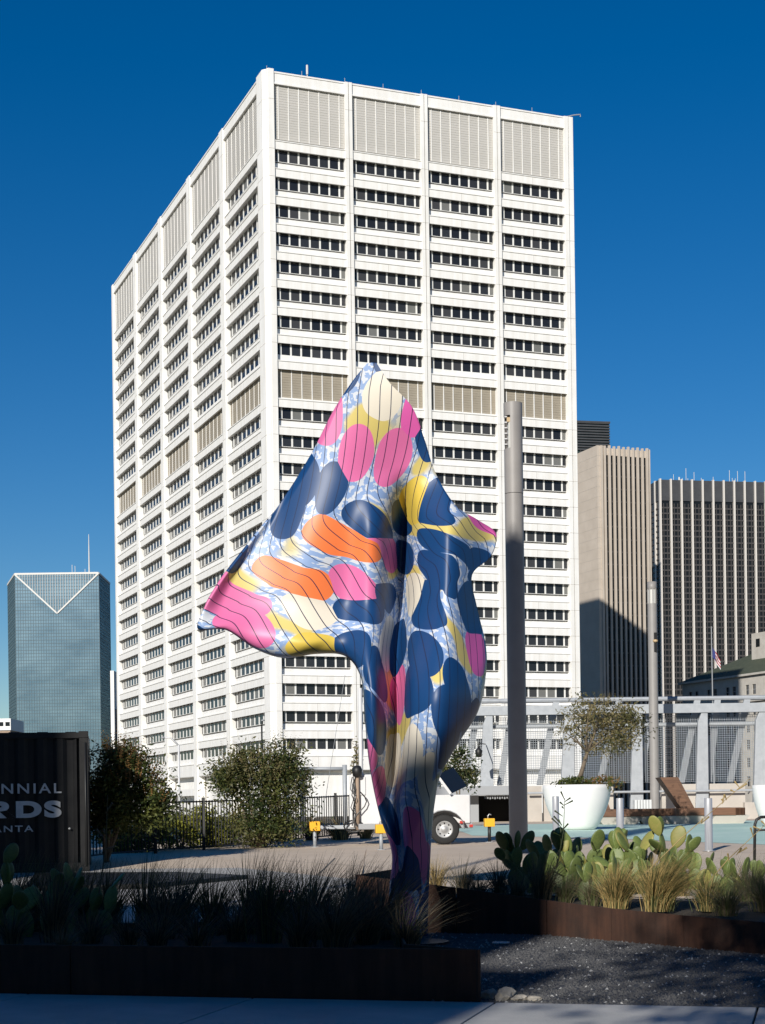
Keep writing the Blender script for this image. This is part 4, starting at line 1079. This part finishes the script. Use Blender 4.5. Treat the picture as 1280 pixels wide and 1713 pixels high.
# ------------------------------------------------------------------ sculpture: wind-blown painted cloth form
DS = 18.75
base = Vector((W(690, 1560, DS).x, DS, 0))
sculpt = thing('cloth_sculpture', 'tall wind-blown cloth-like sculpture in navy, pink, orange, yellow and pale blue', 'sculpture', base)
def resample(path, n):
    P_ = [Vector(p) for p in path]
    # Catmull-Rom then even arclength
    dense = []
    for i in range(len(P_) - 1):
        p0 = P_[max(i-1, 0)]; p1 = P_[i]; p2 = P_[i+1]; p3 = P_[min(i+2, len(P_)-1)]
        for k in range(16):
            t_ = k / 16; dense.append(.5 * ((2*p1) + (p2-p0)*t_ + (2*p0-5*p1+4*p2-p3)*t_*t_ + (3*p1-p0-3*p2+p3)*t_**3))
    dense.append(P_[-1])
    return dense
def pairs(Lp, Rp, keys, n):
    """keys: list of (index in left path, index in right path) that face each other"""
    out = []
    dl = resample(Lp, n); dr = resample(Rp, n)
    for (a0, b0), (a1, b1) in zip(keys, keys[1:]):
        steps = max(4, int(max((Vector(Lp[a1]) - Vector(Lp[a0])).length, (Vector(Rp[b1]) - Vector(Rp[b0])).length) / 7))
        for k in range(steps):
            t_ = k / steps
            ia = lerp(a0, a1, t_) * 16; ib = lerp(b0, b1, t_) * 16
            def at(dn, i): j = int(i); return dn[min(j, len(dn)-1)].lerp(dn[min(j+1, len(dn)-1)], i - j)
            out.append((at(dl, ia), at(dr, ib)))
    out.append((Vector(Lp[-1]), Vector(Rp[-1])))
    return out
Lp = [(614, 608), (588, 640), (556, 690), (520, 760), (470, 840), (418, 910), (362, 985), (330, 1050), (378, 1054), (428, 1086), (476, 1101), (530, 1094), (578, 1098), (604, 1135), (610, 1200), (618, 1280), (634, 1360), (655, 1425), (652, 1480), (648, 1530), (646, 1566)]
Rp = [(630, 607), (652, 640), (690, 682), (712, 740), (728, 790), (762, 845), (800, 870), (830, 893), (822, 930), (790, 962), (798, 1015), (813, 1080), (813, 1130), (800, 1190), (766, 1245), (738, 1295), (728, 1340), (722, 1400), (718, 1480), (716, 1530), (716, 1566)]
keys = [(0, 0), (2, 1), (4, 2.5), (6, 4), (7, 5), (9, 6), (11, 7), (12, 8), (13, 9), (14, 11), (15, 13), (16, 15), (17, 17), (18, 18), (19, 19), (20, 20)]
def at_key(keys): return keys
def pairs2():
    dl = resample(Lp, 0); dr = resample(Rp, 0); out = []
    def at(dn, i):
        i *= 16; j = int(i); return dn[min(j, len(dn)-1)].lerp(dn[min(j+1, len(dn)-1)], i - j)
    for (a0, b0), (a1, b1) in zip(keys, keys[1:]):
        st = max(5, int((at(dl, a1) - at(dl, a0)).length / 9 + (at(dr, b1) - at(dr, b0)).length / 9))
        for k in range(st): t_ = k / st; out.append((at(dl, lerp(a0, a1, t_)), at(dr, lerp(b0, b1, t_))))
    out.append((Vector(Lp[-1]), Vector(Rp[-1]))); return out
rows_ = pairs2(); NU = 90
def smooth(a, b, x): t_ = max(0, min(1, (x - a) / (b - a))); return t_ * t_ * (3 - 2 * t_)
vv = []; uvs = []
nr = len(rows_)
for j, (l, r) in enumerate(rows_):
    for i in range(NU + 1):
        u = i / NU; e = l.lerp(r, u)
        # bow each row so that the cloth sags between its edges
        w_px = (r - l).length
        v = j / (nr - 1)
        px, py = e.x, e.y
        py += math.sin(math.pi * u) * -0.05 * w_px * (1 - smooth(1080, 1200, py))
        wid = w_px / F * DS
        up = 1 - smooth(1000, 1180, py)                 # 1 in the wing, 0 in the stem
        # upper cloth: long folds running down from the peak; lower stem: a rolled tube
        fold = up * (.13 * math.sin((px - 640) / 46.0 + (py - 700) / 260.0) * smooth(600, 760, py) * smooth(0, .12, u + .02)
                     + .0
                     + .05 * math.sin((px + py) / 60.0))
        body = smooth(780, 900, py) * smooth(1420, 1240, py)
        cx_ = 668 - (py - 1000) * .05
        fold += body * (-.26 * math.exp(-((px - cx_ + 48) / 30.0) ** 2) + .62 * math.exp(-((px - cx_) / 17.0) ** 2) - .36 * math.exp(-((px - cx_ - 78) / 48.0) ** 2))
        fold += -.25 * up * smooth(480, 330, px) + .5 * up * smooth(740, 830, px)
        tube_ = (1 - up) * (-.38 * wid * math.sqrt(max(0, 1 - (2 * u - 1) ** 2)) + .20 * math.exp(-((u - .22) / .10) ** 2) * smooth(1550, 1380, py))
        # apex leans forward a little
        lean = -.25 * smooth(800, 610, py)
        yy = DS + fold + tube_ + lean
        # the foot twists away to the right below a slanting fold
        lx = lerp(738, 650, max(0, min(1, (py - 1290) / 200.0)))
        yy += 1.5 * max(0, px - lx) / F * DS * smooth(1285, 1330, py)
        p = W(px, py, yy)
        vv.append((p.x - base.x, p.y - base.y, p.z)); uvs.append((p.x, p.z))
ff = [(j*(NU+1)+i, j*(NU+1)+i+1, (j+1)*(NU+1)+i+1, (j+1)*(NU+1)+i) for j in range(nr-1) for i in range(NU)]
me = bpy.data.meshes.new('painted_cloth'); me.from_pydata(vv, [], ff); uvl = me.uv_layers.new(name='UVMap')
# cloth coordinates: metres across (arc length) and down
S_ = []
for j in range(nr):
    acc = 0; row = [0]
    for i in range(1, NU + 1):
        acc += (Vector(vv[j*(NU+1)+i]) - Vector(vv[j*(NU+1)+i-1])).length; row.append(acc)
    S_.append([q - acc * .55 for q in row])
Dn = [[0] * (NU + 1)]
for j in range(1, nr): Dn.append([Dn[-1][i] + (Vector(vv[j*(NU+1)+i]) - Vector(vv[(j-1)*(NU+1)+i])).length for i in range(NU + 1)])
for pl_ in me.polygons:
    for li in pl_.loop_indices:
        vi = me.loops[li].vertex_index; j, i = divmod(vi, NU + 1); uvl.data[li].uv = (lerp(S_[j][i], uvs[vi][0], .5), lerp(-Dn[j][i], uvs[vi][1] - 6, .65))
me.polygons.foreach_set('use_smooth', [True] * len(me.polygons))
def cloth_mat():
    m = bpy.data.materials.new('painted_cloth'); m.use_nodes = True; t = m.node_tree; b = t.nodes['Principled BSDF']; N = t.nodes.new; K = t.links.new
    b.inputs['Roughness'].default_value = .42; b.inputs['Specular IOR Level'].default_value = .35
    uv = N('ShaderNodeUVMap'); uv.uv_map = 'UVMap'
    mp = N('ShaderNodeMapping'); mp.inputs['Rotation'].default_value = (0, 0, R(24)); mp.inputs['Scale'].default_value = (2.1, 1.55, 1); K(uv.outputs[0], mp.inputs[0])
    nz = N('ShaderNodeTexNoise'); nz.inputs['Scale'].default_value = 1.1; nz.inputs['Detail'].default_value = 0; K(mp.outputs[0], nz.inputs['Vector'])
    wob = N('ShaderNodeMixRGB'); wob.blend_type = 'ADD'; wob.inputs[0].default_value = .25; K(mp.outputs[0], wob.inputs[1]); K(nz.outputs['Color'], wob.inputs[2])
    vo = N('ShaderNodeTexVoronoi'); vo.voronoi_dimensions = '2D'; vo.inputs['Scale'].default_value = 1.0; vo.inputs['Randomness'].default_value = .5; K(wob.outputs[0], vo.inputs['Vector'])
    # ground: pale blue with soft white and yellow blotches
    fl = N('ShaderNodeTexNoise'); fl.inputs['Scale'].default_value = 14; fl.inputs['Detail'].default_value = 2; K(uv.outputs[0], fl.inputs['Vector'])
    fr = N('ShaderNodeValToRGB'); fr.color_ramp.interpolation = 'CONSTANT'; fr.color_ramp.elements[0].color = (.24, .35, .58, 1); fr.color_ramp.elements[1].position = .52; fr.color_ramp.elements[1].color = (.58, .61, .66, 1); K(fl.outputs['Fac'], fr.inputs[0])
    yn = N('ShaderNodeTexNoise'); yn.inputs['Scale'].default_value = 1.5; yn.inputs['Detail'].default_value = 1; K(uv.outputs[0], yn.inputs['Vector'])
    yr = N('ShaderNodeValToRGB'); yr.color_ramp.elements[0].position = .56; yr.color_ramp.elements[1].position = .60; K(yn.outputs['Fac'], yr.inputs[0])
    mg = N('ShaderNodeMixRGB'); K(yr.outputs[0], mg.inputs[0]); K(fr.outputs[0], mg.inputs[1]); mg.inputs[2].default_value = (.62, .50, .16, 1)
    # blots: one flat colour each, picked at random
    cr = N('ShaderNodeValToRGB'); cr.color_ramp.interpolation = 'CONSTANT'; el = cr.color_ramp.elements
    el[0].color = (.008, .05, .16, 1); el[1].position = .46; el[1].color = (.70, .16, .36, 1)
    for pos, cc in ((.60, (.008, .05, .16, 1)), (.68, (.85, .20, .06, 1)), (.80, (.72, .66, .55, 1)), (.88, (.66, .48, .08, 1)), (.94, (.72, .12, .40, 1))): e = el.new(pos); e.color = cc
    sx = N('ShaderNodeSeparateColor'); K(vo.outputs['Color'], sx.inputs[0]); K(sx.outputs[0], cr.inputs[0])
    th = N('ShaderNodeMath'); th.operation = 'LESS_THAN'; th.inputs[1].default_value = .50; K(vo.outputs['Distance'], th.inputs[0])
    mx = N('ShaderNodeMixRGB'); K(th.outputs[0], mx.inputs[0]); K(mg.outputs[0], mx.inputs[1]); K(cr.outputs[0], mx.inputs[2])
    # fine dark seams running down the cloth
    sp = N('ShaderNodeSeparateXYZ'); K(uv.outputs[0], sp.inputs[0])
    fm = N('ShaderNodeMath'); fm.operation = 'MULTIPLY'; fm.inputs[1].default_value = 7.5; K(sp.outputs[0], fm.inputs[0])
    fr2 = N('ShaderNodeMath'); fr2.operation = 'FRACT'; K(fm.outputs[0], fr2.inputs[0])
    lt_ = N('ShaderNodeMath'); lt_.operation = 'LESS_THAN'; lt_.inputs[1].default_value = .075; K(fr2.outputs[0], lt_.inputs[0])
    ms = N('ShaderNodeMixRGB'); K(lt_.outputs[0], ms.inputs[0]); K(mx.outputs[0], ms.inputs[1]); ms.inputs[2].default_value = (.01, .02, .06, 1)
    K(ms.outputs[0], b.inputs['Base Color'])
    return m
me.materials.append(cloth_mat())
so = place('painted_cloth', me, sculpt)
sd = so.modifiers.new('thickness', 'SOLIDIFY'); sd.thickness = .035; sd.offset = 1
MB().lathe([(0, 0), (.42, 0), (.42, .03), (0, .035)], 28).build('base_plate', M['black_metal'], sculpt)

# ------------------------------------------------------------------ planting: grasses and cacti
def grass(name, label, cat, loc, H, spread, n, mats, seed, wid=.006, arch=.5, group=None, wind=.15):
    rg = random.Random(seed); t = thing(name, label, cat, loc, group=group)
    m = MB()
    for _ in range(n):
        a = rg.uniform(0, 6.28); r0 = abs(rg.gauss(0, .35)) * spread * .35
        L_ = H * rg.uniform(.55, 1.15); out = spread * rg.uniform(.1, 1.0); dx, dy = math.cos(a), math.sin(a)
        p0 = Vector((dx * r0, dy * r0, -.02)); side = Vector((-dy, dx, 0)) * wid * rg.uniform(.6, 1.3)
        if rg.random() < .5: side = Vector((1, 0, 0)) * wid
        P_ = []
        for k in range(5):
            s_ = k / 4
            P_.append(p0 + Vector((dx * out * s_ ** 1.7 + wind * s_ * s_ * H, dy * out * s_ ** 1.7, L_ * (s_ - arch * .45 * s_ ** 2.6 * (out / spread)))))
        vv = []
        for k, q in enumerate(P_): ww = side * (1 - k / 4.3); vv += [q - ww, q + ww]
        m.add(vv, [(2*k, 2*k+1, 2*k+3, 2*k+2) for k in range(4)], rg.randrange(len(mats)))
    m.build('blades', [M[q] for q in mats], t); return t

def soilz(kind): return .33 if kind == 'A' else .42
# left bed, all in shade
def at_px(u, d): return W(u, 1500, d).x
GA = [
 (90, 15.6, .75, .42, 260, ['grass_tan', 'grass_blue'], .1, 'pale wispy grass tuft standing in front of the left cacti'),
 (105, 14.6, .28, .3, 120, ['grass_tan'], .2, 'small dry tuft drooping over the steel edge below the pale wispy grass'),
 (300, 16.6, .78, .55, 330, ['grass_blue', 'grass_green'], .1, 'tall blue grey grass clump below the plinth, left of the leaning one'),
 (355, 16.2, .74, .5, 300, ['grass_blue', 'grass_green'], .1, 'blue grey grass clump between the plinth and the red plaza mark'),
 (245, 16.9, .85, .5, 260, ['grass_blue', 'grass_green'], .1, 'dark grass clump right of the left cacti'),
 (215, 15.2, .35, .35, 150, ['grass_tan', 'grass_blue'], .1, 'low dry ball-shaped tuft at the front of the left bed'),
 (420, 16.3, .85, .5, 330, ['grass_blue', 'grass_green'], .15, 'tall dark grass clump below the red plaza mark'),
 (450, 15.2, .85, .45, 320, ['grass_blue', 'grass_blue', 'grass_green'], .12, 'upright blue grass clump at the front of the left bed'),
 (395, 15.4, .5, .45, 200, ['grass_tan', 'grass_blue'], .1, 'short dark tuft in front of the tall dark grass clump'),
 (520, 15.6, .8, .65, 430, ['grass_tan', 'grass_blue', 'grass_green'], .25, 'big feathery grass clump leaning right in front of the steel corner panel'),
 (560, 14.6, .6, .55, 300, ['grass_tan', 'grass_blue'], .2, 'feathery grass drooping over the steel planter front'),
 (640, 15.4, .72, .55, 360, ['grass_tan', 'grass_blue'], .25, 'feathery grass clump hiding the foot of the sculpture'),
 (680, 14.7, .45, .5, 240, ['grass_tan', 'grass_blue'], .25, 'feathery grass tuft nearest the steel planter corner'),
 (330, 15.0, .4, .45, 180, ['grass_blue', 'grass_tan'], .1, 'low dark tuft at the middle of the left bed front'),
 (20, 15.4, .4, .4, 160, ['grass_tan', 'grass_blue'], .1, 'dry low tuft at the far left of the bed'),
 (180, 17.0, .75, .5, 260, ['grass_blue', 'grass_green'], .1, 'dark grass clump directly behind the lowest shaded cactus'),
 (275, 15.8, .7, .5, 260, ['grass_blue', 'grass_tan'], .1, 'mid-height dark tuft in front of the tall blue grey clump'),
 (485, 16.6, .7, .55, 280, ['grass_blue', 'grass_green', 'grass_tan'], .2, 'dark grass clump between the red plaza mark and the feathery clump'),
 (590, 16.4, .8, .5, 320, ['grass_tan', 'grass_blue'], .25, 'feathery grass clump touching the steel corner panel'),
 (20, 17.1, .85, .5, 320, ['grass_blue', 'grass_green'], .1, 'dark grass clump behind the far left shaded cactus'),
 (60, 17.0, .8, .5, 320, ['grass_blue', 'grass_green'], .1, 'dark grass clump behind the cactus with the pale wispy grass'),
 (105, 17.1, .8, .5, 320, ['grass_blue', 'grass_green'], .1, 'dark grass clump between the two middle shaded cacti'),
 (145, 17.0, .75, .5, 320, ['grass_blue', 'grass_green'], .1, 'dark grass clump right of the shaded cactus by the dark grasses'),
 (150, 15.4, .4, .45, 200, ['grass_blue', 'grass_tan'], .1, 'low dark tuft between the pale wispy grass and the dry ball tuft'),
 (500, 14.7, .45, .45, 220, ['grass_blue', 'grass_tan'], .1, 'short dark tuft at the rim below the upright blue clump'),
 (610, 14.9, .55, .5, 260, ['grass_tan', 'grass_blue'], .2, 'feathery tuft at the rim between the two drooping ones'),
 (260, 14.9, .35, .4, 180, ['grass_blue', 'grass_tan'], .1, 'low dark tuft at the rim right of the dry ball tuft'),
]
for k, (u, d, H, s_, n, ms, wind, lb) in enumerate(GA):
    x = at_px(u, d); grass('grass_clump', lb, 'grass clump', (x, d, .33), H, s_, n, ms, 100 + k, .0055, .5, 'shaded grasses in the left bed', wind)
GB = [
 (1032, 19.0, .58, .5, 1000, ['grass_gold', 'grass_gold', 'grass_green'], .15, 'golden feather grass tuft at the planter rim, left of the bigger golden one'),
 (1100, 18.5, .72, .6, 1400, ['grass_gold', 'grass_gold', 'grass_green'], .3, 'big sunlit golden feather grass tuft leaning right over the planter rim'),
 (905, 20.1, .72, .5, 420, ['grass_tan', 'grass_blue'], .12, 'grey brown spiky grass clump in front of the leftmost sunlit cacti'),
 (1185, 18.4, .5, .5, 480, ['grass_green', 'grass_gold'], .1, 'green grass mound right of the golden tufts'),
 (1255, 19.4, .6, .6, 480, ['grass_green', 'grass_tan'], .05, 'green bushy grass at the right edge of the planter'),
 (775, 22.0, .55, .45, 300, ['grass_blue', 'grass_tan'], .1, 'dark twiggy grass clump right of the sculpture stem'),
 (835, 21.4, .58, .45, 300, ['grass_blue', 'grass_tan'], .1, 'dark twiggy grass clump under the leftmost cactus'),
 (730, 22.6, .6, .4, 260, ['grass_tan', 'grass_gold'], .05, 'tan grass clump directly behind the sculpture stem'),
 (680, 21.6, .42, .35, 200, ['grass_tan', 'grass_blue'], -.1, 'small grass clump above the steel corner panel'),
 (960, 21.0, .35, .3, 160, ['grass_gold', 'grass_tan'], .0, 'thin dry grass between the lower cactus pads'),
 (1140, 20.6, .40, .35, 170, ['grass_gold', 'grass_tan'], .1, 'thin dry grass right of the cacti'),
 (1280, 18.2, .5, .5, 380, ['grass_green', 'grass_tan'], .05, 'grass mound cut by the right edge'),
 (1215, 17.6, .4, .45, 360, ['grass_green', 'grass_tan'], .05, 'low grass right of the golden tufts, nearest to the wall'),
 (990, 19.6, .4, .4, 300, ['grass_tan', 'grass_green'], .1, 'short green grass left of the golden tufts'),
 (945, 20.2, .4, .4, 260, ['grass_tan', 'grass_green'], .1, 'short dry grass right of the grey spiky clump'),
 (800, 20.8, .4, .4, 240, ['grass_blue', 'grass_tan'], .1, 'low shaded grass at the planter wall behind the sculpture'),
 (865, 20.6, .4, .4, 260, ['grass_blue', 'grass_tan'], .1, 'low shaded grass left of the grey spiky clump'),
 (1225, 21.5, .62, .6, 90, ['grass_gold', 'grass_green'], .3, 'long arching yellow stalks by the black handrail'),
]
for k, (u, d, H, s_, n, ms, wind, lb) in enumerate(GB):
    x = W(u, 1490, d).x; grass('grass_clump', lb, 'grass clump', (x, d, .37), H, s_, n, ms, 200 + k, .0042, .85, 'grasses in the curved planter', wind)
GCc = [(470, 40.5, .62, .55, 420, ['grass_gold', 'grass_tan'], .1, 'dry golden grass clump under the round shrub'), (520, 41, .6, .5, 300, ['grass_tan', 'leaf_red'], .1, 'reddish brown grass clump beside the drawbar tip'),
       (570, 41, .55, .75, 420, ['grass_gold', 'grass_tan'], -.2, 'wide arching straw coloured grass clump below the drawbar'), (612, 41.5, .55, .5, 260, ['grass_tan', 'grass_green'], .1, 'brown grass clump under the trailer cabinet'),
       (440, 40, .5, .45, 260, ['grass_tan', 'grass_green'], .1, 'brown grass clump at the foot of the round shrub')]
for k, (u, d, H, s_, n, ms, wind, lb) in enumerate(GCc):
    grass('grass_clump', lb, 'grass clump', G(u, d), H, s_, n, ms, 300 + k, .012, .55, 'dry grasses along the fence', wind)

# prickly pear cacti: plants made of flat pads
bm = bmesh.new(); bmesh.ops.create_uvsphere(bm, u_segments=14, v_segments=9, radius=1)
for v in bm.verts:
    z = v.co.z; k = 1.0 if z > 0 else 1 + .35 * z
    v.co = Vector((v.co.x * .54 * k, v.co.y * .11, (z + 1) / 2 * 1.9))
pad_me = {}
for key in ('cactus', 'cactus_yellow'):
    me_ = bpy.data.meshes.new('pad'); bm.to_mesh(me_); me_.materials.append(M[key]); me_.polygons.foreach_set('use_smooth', [True] * len(me_.polygons)); pad_me[key] = me_
bm.free()
def cactus(loc, label, seed, npad, size, group, spread=.35, levels=3, yel=.12):
    rg = random.Random(seed); t = thing('prickly_pear', label, 'cactus', loc, group=group)
    ends = []
    def pad(base_, dirv, s_, yaw):
        z = dirv.normalized(); x = Vector((math.cos(yaw), math.sin(yaw), 0)); x = (x - z * x.dot(z)).normalized(); y = z.cross(x)
        mx = Matrix(((x.x, y.x, z.x, base_.x), (x.y, y.y, z.y, base_.y), (x.z, y.z, z.z, base_.z), (0, 0, 0, 1)))
        o = bpy.data.objects.new('pad', pad_me['cactus_yellow' if rg.random() < yel else 'cactus']); col.objects.link(o); o.parent = t
        wv = rg.uniform(.85, 1.2)
        o.matrix_local = mx @ Matrix.Diagonal((s_ * wv, s_ * rg.uniform(.9, 1.4), s_, 1))
        return base_ + z * s_ * 1.72, x
    cnt_ = 0
    for _ in range(max(3, int(npad * .42))):
        b = Vector((rg.uniform(-spread, spread), rg.uniform(-spread * .6, spread * .6), -.03))
        d_ = Vector((rg.uniform(-.3, .3), rg.uniform(-.3, .3), 1)); e, x = pad(b, d_, size * 1.1, rg.uniform(-.9, .9)); ends.append((e, d_, x, 1)); cnt_ += 1
    while cnt_ < npad and ends:
        e, d_, x, lv = ends.pop(rg.randrange(len(ends)))
        if lv > levels: continue
        for _ in range(rg.choice([1, 2, 2])):
            if cnt_ >= npad: break
            nd = (d_.normalized() + x * rg.uniform(-.8, .8) + Vector((rg.uniform(-.25, .25), rg.uniform(-.25, .25), .25))).normalized()
            e2, x2 = pad(e - d_.normalized() * size * .12 + x * rg.uniform(-.3, .3) * size, nd, size * rg.uniform(.75, 1.08), rg.uniform(-1.2, 1.2)); ends.append((e2, nd, x2, lv + 1)); cnt_ += 1
CB = [(880, 22.6, 15, .185, 'cactus in shade in front of the thick lamp post, leftmost in the curved planter', 2),
      (925, 21.6, 15, .17, 'cactus with yellow green pads behind the grey spiky grass', 3),
      (965, 22.2, 17, .18, 'dense sunlit cactus below the white pot', 2),
      (1010, 22.6, 16, .18, 'sunlit cactus between the white pot and the middle bollard', 2),
      (1055, 22.3, 16, .18, 'sunlit cactus behind the big golden grass tuft', 2),
      (1095, 22.5, 16, .185, 'tall sunlit cactus left of the rightmost bollard', 3),
      (1145, 22.0, 14, .17, 'cactus at the right end of the sunlit row', 2),
      (1000, 20.6, 11, .14, 'low cactus in front of the dense sunlit row', 1),
      (1225, 20.4, 11, .16, 'low cactus among the green grasses at the right', 1),
      (945, 23.0, 10, .16, 'cactus right behind the dark branching stalk', 2),
      (1035, 21.4, 10, .15, 'cactus between the two golden tufts', 2),
      (1120, 23.0, 10, .165, 'cactus behind the tall sunlit one', 2),
      (1075, 21.2, 8, .15, 'low cactus right behind the big golden tuft', 1),
      (900, 23.2, 10, .17, 'shaded cactus touching the foot of the thick lamp post', 2)]
for k, (u, d, n, s_, lb, lv) in enumerate(CB):
    cactus((W(u, 1480, d).x, d, .37), lb, 500 + k, n + 4, s_, 'cacti in the curved planter', .32, lv)
CA = [(20, 16.4, 11, .165, 'shaded cactus with one pale raised pad at the far left of the bed', 3), (75, 16.6, 12, .155, 'shaded cactus behind the pale wispy grass', 2),
      (125, 16.5, 11, .155, 'shaded cactus left of the dark grasses', 2), (175, 16.4, 8, .14, 'lowest shaded cactus at the right of the left group', 2)]
for k, (u, d, n, s_, lb, lv) in enumerate(CA):
    cactus((W(u, 1500, d).x, d, .33), lb, 560 + k, n, s_, 'shaded cacti in the left bed', .22, lv, .04)
# thin flower stalks
def stalk(u0, v0, u1, v1, d, label, bend, nb, mat_):
    a = W(u0, v0, d); b_ = W(u1, v1, d); t = thing('flower_stalk', label, 'stalk', a, group='thin flower stalks'); q = b_ - a; rg = random.Random(int(u0))
    m = MB(); mid = q * .5 + Vector((bend, 0, 0)); m.tube([(0, 0, 0), mid, q], [.008, .006, .003], 5)
    for k in range(nb):
        s_ = rg.uniform(.45, 1); p = Vector((0, 0, 0)).lerp(q, s_); m.tube([p, p + Vector((rg.uniform(-.12, .12), rg.uniform(-.05, .05), rg.uniform(.02, .12)))], [.004, .012], 5)
    m.build('stem', M[mat_], t)
stalk(1040, 1500, 1255, 1302, 19.5, 'long pale stalk slanting across the right bollard', -.05, 8, 'grass_gold')
stalk(1165, 1500, 1285, 1375, 19.2, 'pale stalk slanting beside the black handrail', -.05, 6, 'grass_gold')
stalk(932, 1450, 945, 1335, 20.5, 'dark branching stalk in front of the white pot', .03, 12, 'leaf_dark')
stalk(165, 1500, 180, 1330, 16.5, 'tall thin dark stalk in front of the reddish tree', .03, 4, 'grass_tan')

# ------------------------------------------------------------------ out of view: street buildings and trees, plus blockers added for shade
def PT(p, t): return Vector((t * sa + p * ca, t * ca - p * sa))
te = math.tan(R(SUN_EL))
TB = -26.0
def block(name, label, p0, p1, z0h, t0=TB, depth=18):
    c = PT(p0, t0 - depth); o = thing(name, label, 'building', (c.x, c.y, 0), -R(SUN_AZ))
    h = z0h - t0 * te; w = p1 - p0  # height follows from where its shade should end
    MB().box(0, w, 0, depth, -.2, h).build('wall', M['concrete'], o)
    MB().box(-.0, w, -.1, depth - .002, h + .002, h + .3).build('roof_edge', M['grey_paint'], o)
    k = 0; z = 3.5
    while z < h - 2:
        x = 1.2
        while x < w - 2: MB().box(x, x + 1.4, depth + .002, depth + .06, z, z + 1.7).build('window', M['dark_glass'], o); x += 3.4
        z += 4.5
block('street_building', 'mid-rise concrete building across the street behind the viewer', -15.5, -6.6, 7.6)
block('shade_tower', 'narrow unseen concrete block added behind the viewer to cast shade', -6.64, -4.97, 9.0, TB + .05)  # added caster: shades the curved planter wall and the sculpture foot
block('corner_building', 'taller concrete building across the street behind the viewer', -19.65, -15.46, 14.05, TB + .04)
block('low_shade_block', 'low unseen concrete block added behind the viewer to cast shade', -5.0, -3.7, 6.0, TB + .02)  # added caster: keeps the near planter corner in shade
block('tall_sky_blocker', 'tallest unseen concrete block added behind the viewer to the left to cut sky light', -70, -19.6, 30)  # added to hide sky and darken the shaded foreground
block('wide_sky_blocker', 'wide unseen concrete block added behind the viewer to the right to cut sky light', 7.5, 75, 34, -14)  # added sky blocker on the right, dims the fill on the foreground
c = PT(-8.98, 3.0); ps = thing('shade_panel', 'unseen panel on a mast added left of the view to shade the lamp post', 'shade panel', (c.x, c.y, 0), -R(SUN_AZ))  # invented caster: its panel shades the lower part of the thick lamp post
MB().tube([(0, 0, 0), (0, 0, 20.2 - 3 * te)], .07, 10).build('mast', M['grey_paint'], ps)
MB().box(-.42, .42, -.1, .1, 13.6 - 3 * te, 20.0 - 3 * te).build('panel', M['grey_paint'], ps)
for k, (p, t_, z0, rr) in enumerate(((.2, -7, 7.0, 3.4), (5.2, -9, 7.2, 3.4))):
    c = PT(p, t_); tt = thing('street_tree', ['street tree behind the viewer, the one nearer to the sculpture axis', 'street tree behind the viewer, farther to the right'][k], 'tree', (c.x, c.y, 0), group='street trees behind the viewer')
    zc = z0 - t_ * te; rg = random.Random(70 + k); m = MB(); m.tube([(0, 0, -.1), (.1, .1, zc * .5), (0, 0, zc)], [.22, .17, .08], 8)
    branches(m, (.05, .05, zc * .62), [(rg.uniform(-2, 2), rg.uniform(-2, 2), zc + rg.uniform(-.5, 1.8)) for _ in range(7)], .08, rg); m.build('trunk', M['bark'], tt, True)
    m = MB(); leaf_cloud(m, (0, 0, zc), (rr, rr, rr * .95), 17000, .13, rg, 60, (0, 1), .1, .3); m.build('crown', [M['leaf_dark'], M['leaf_mid']], tt)
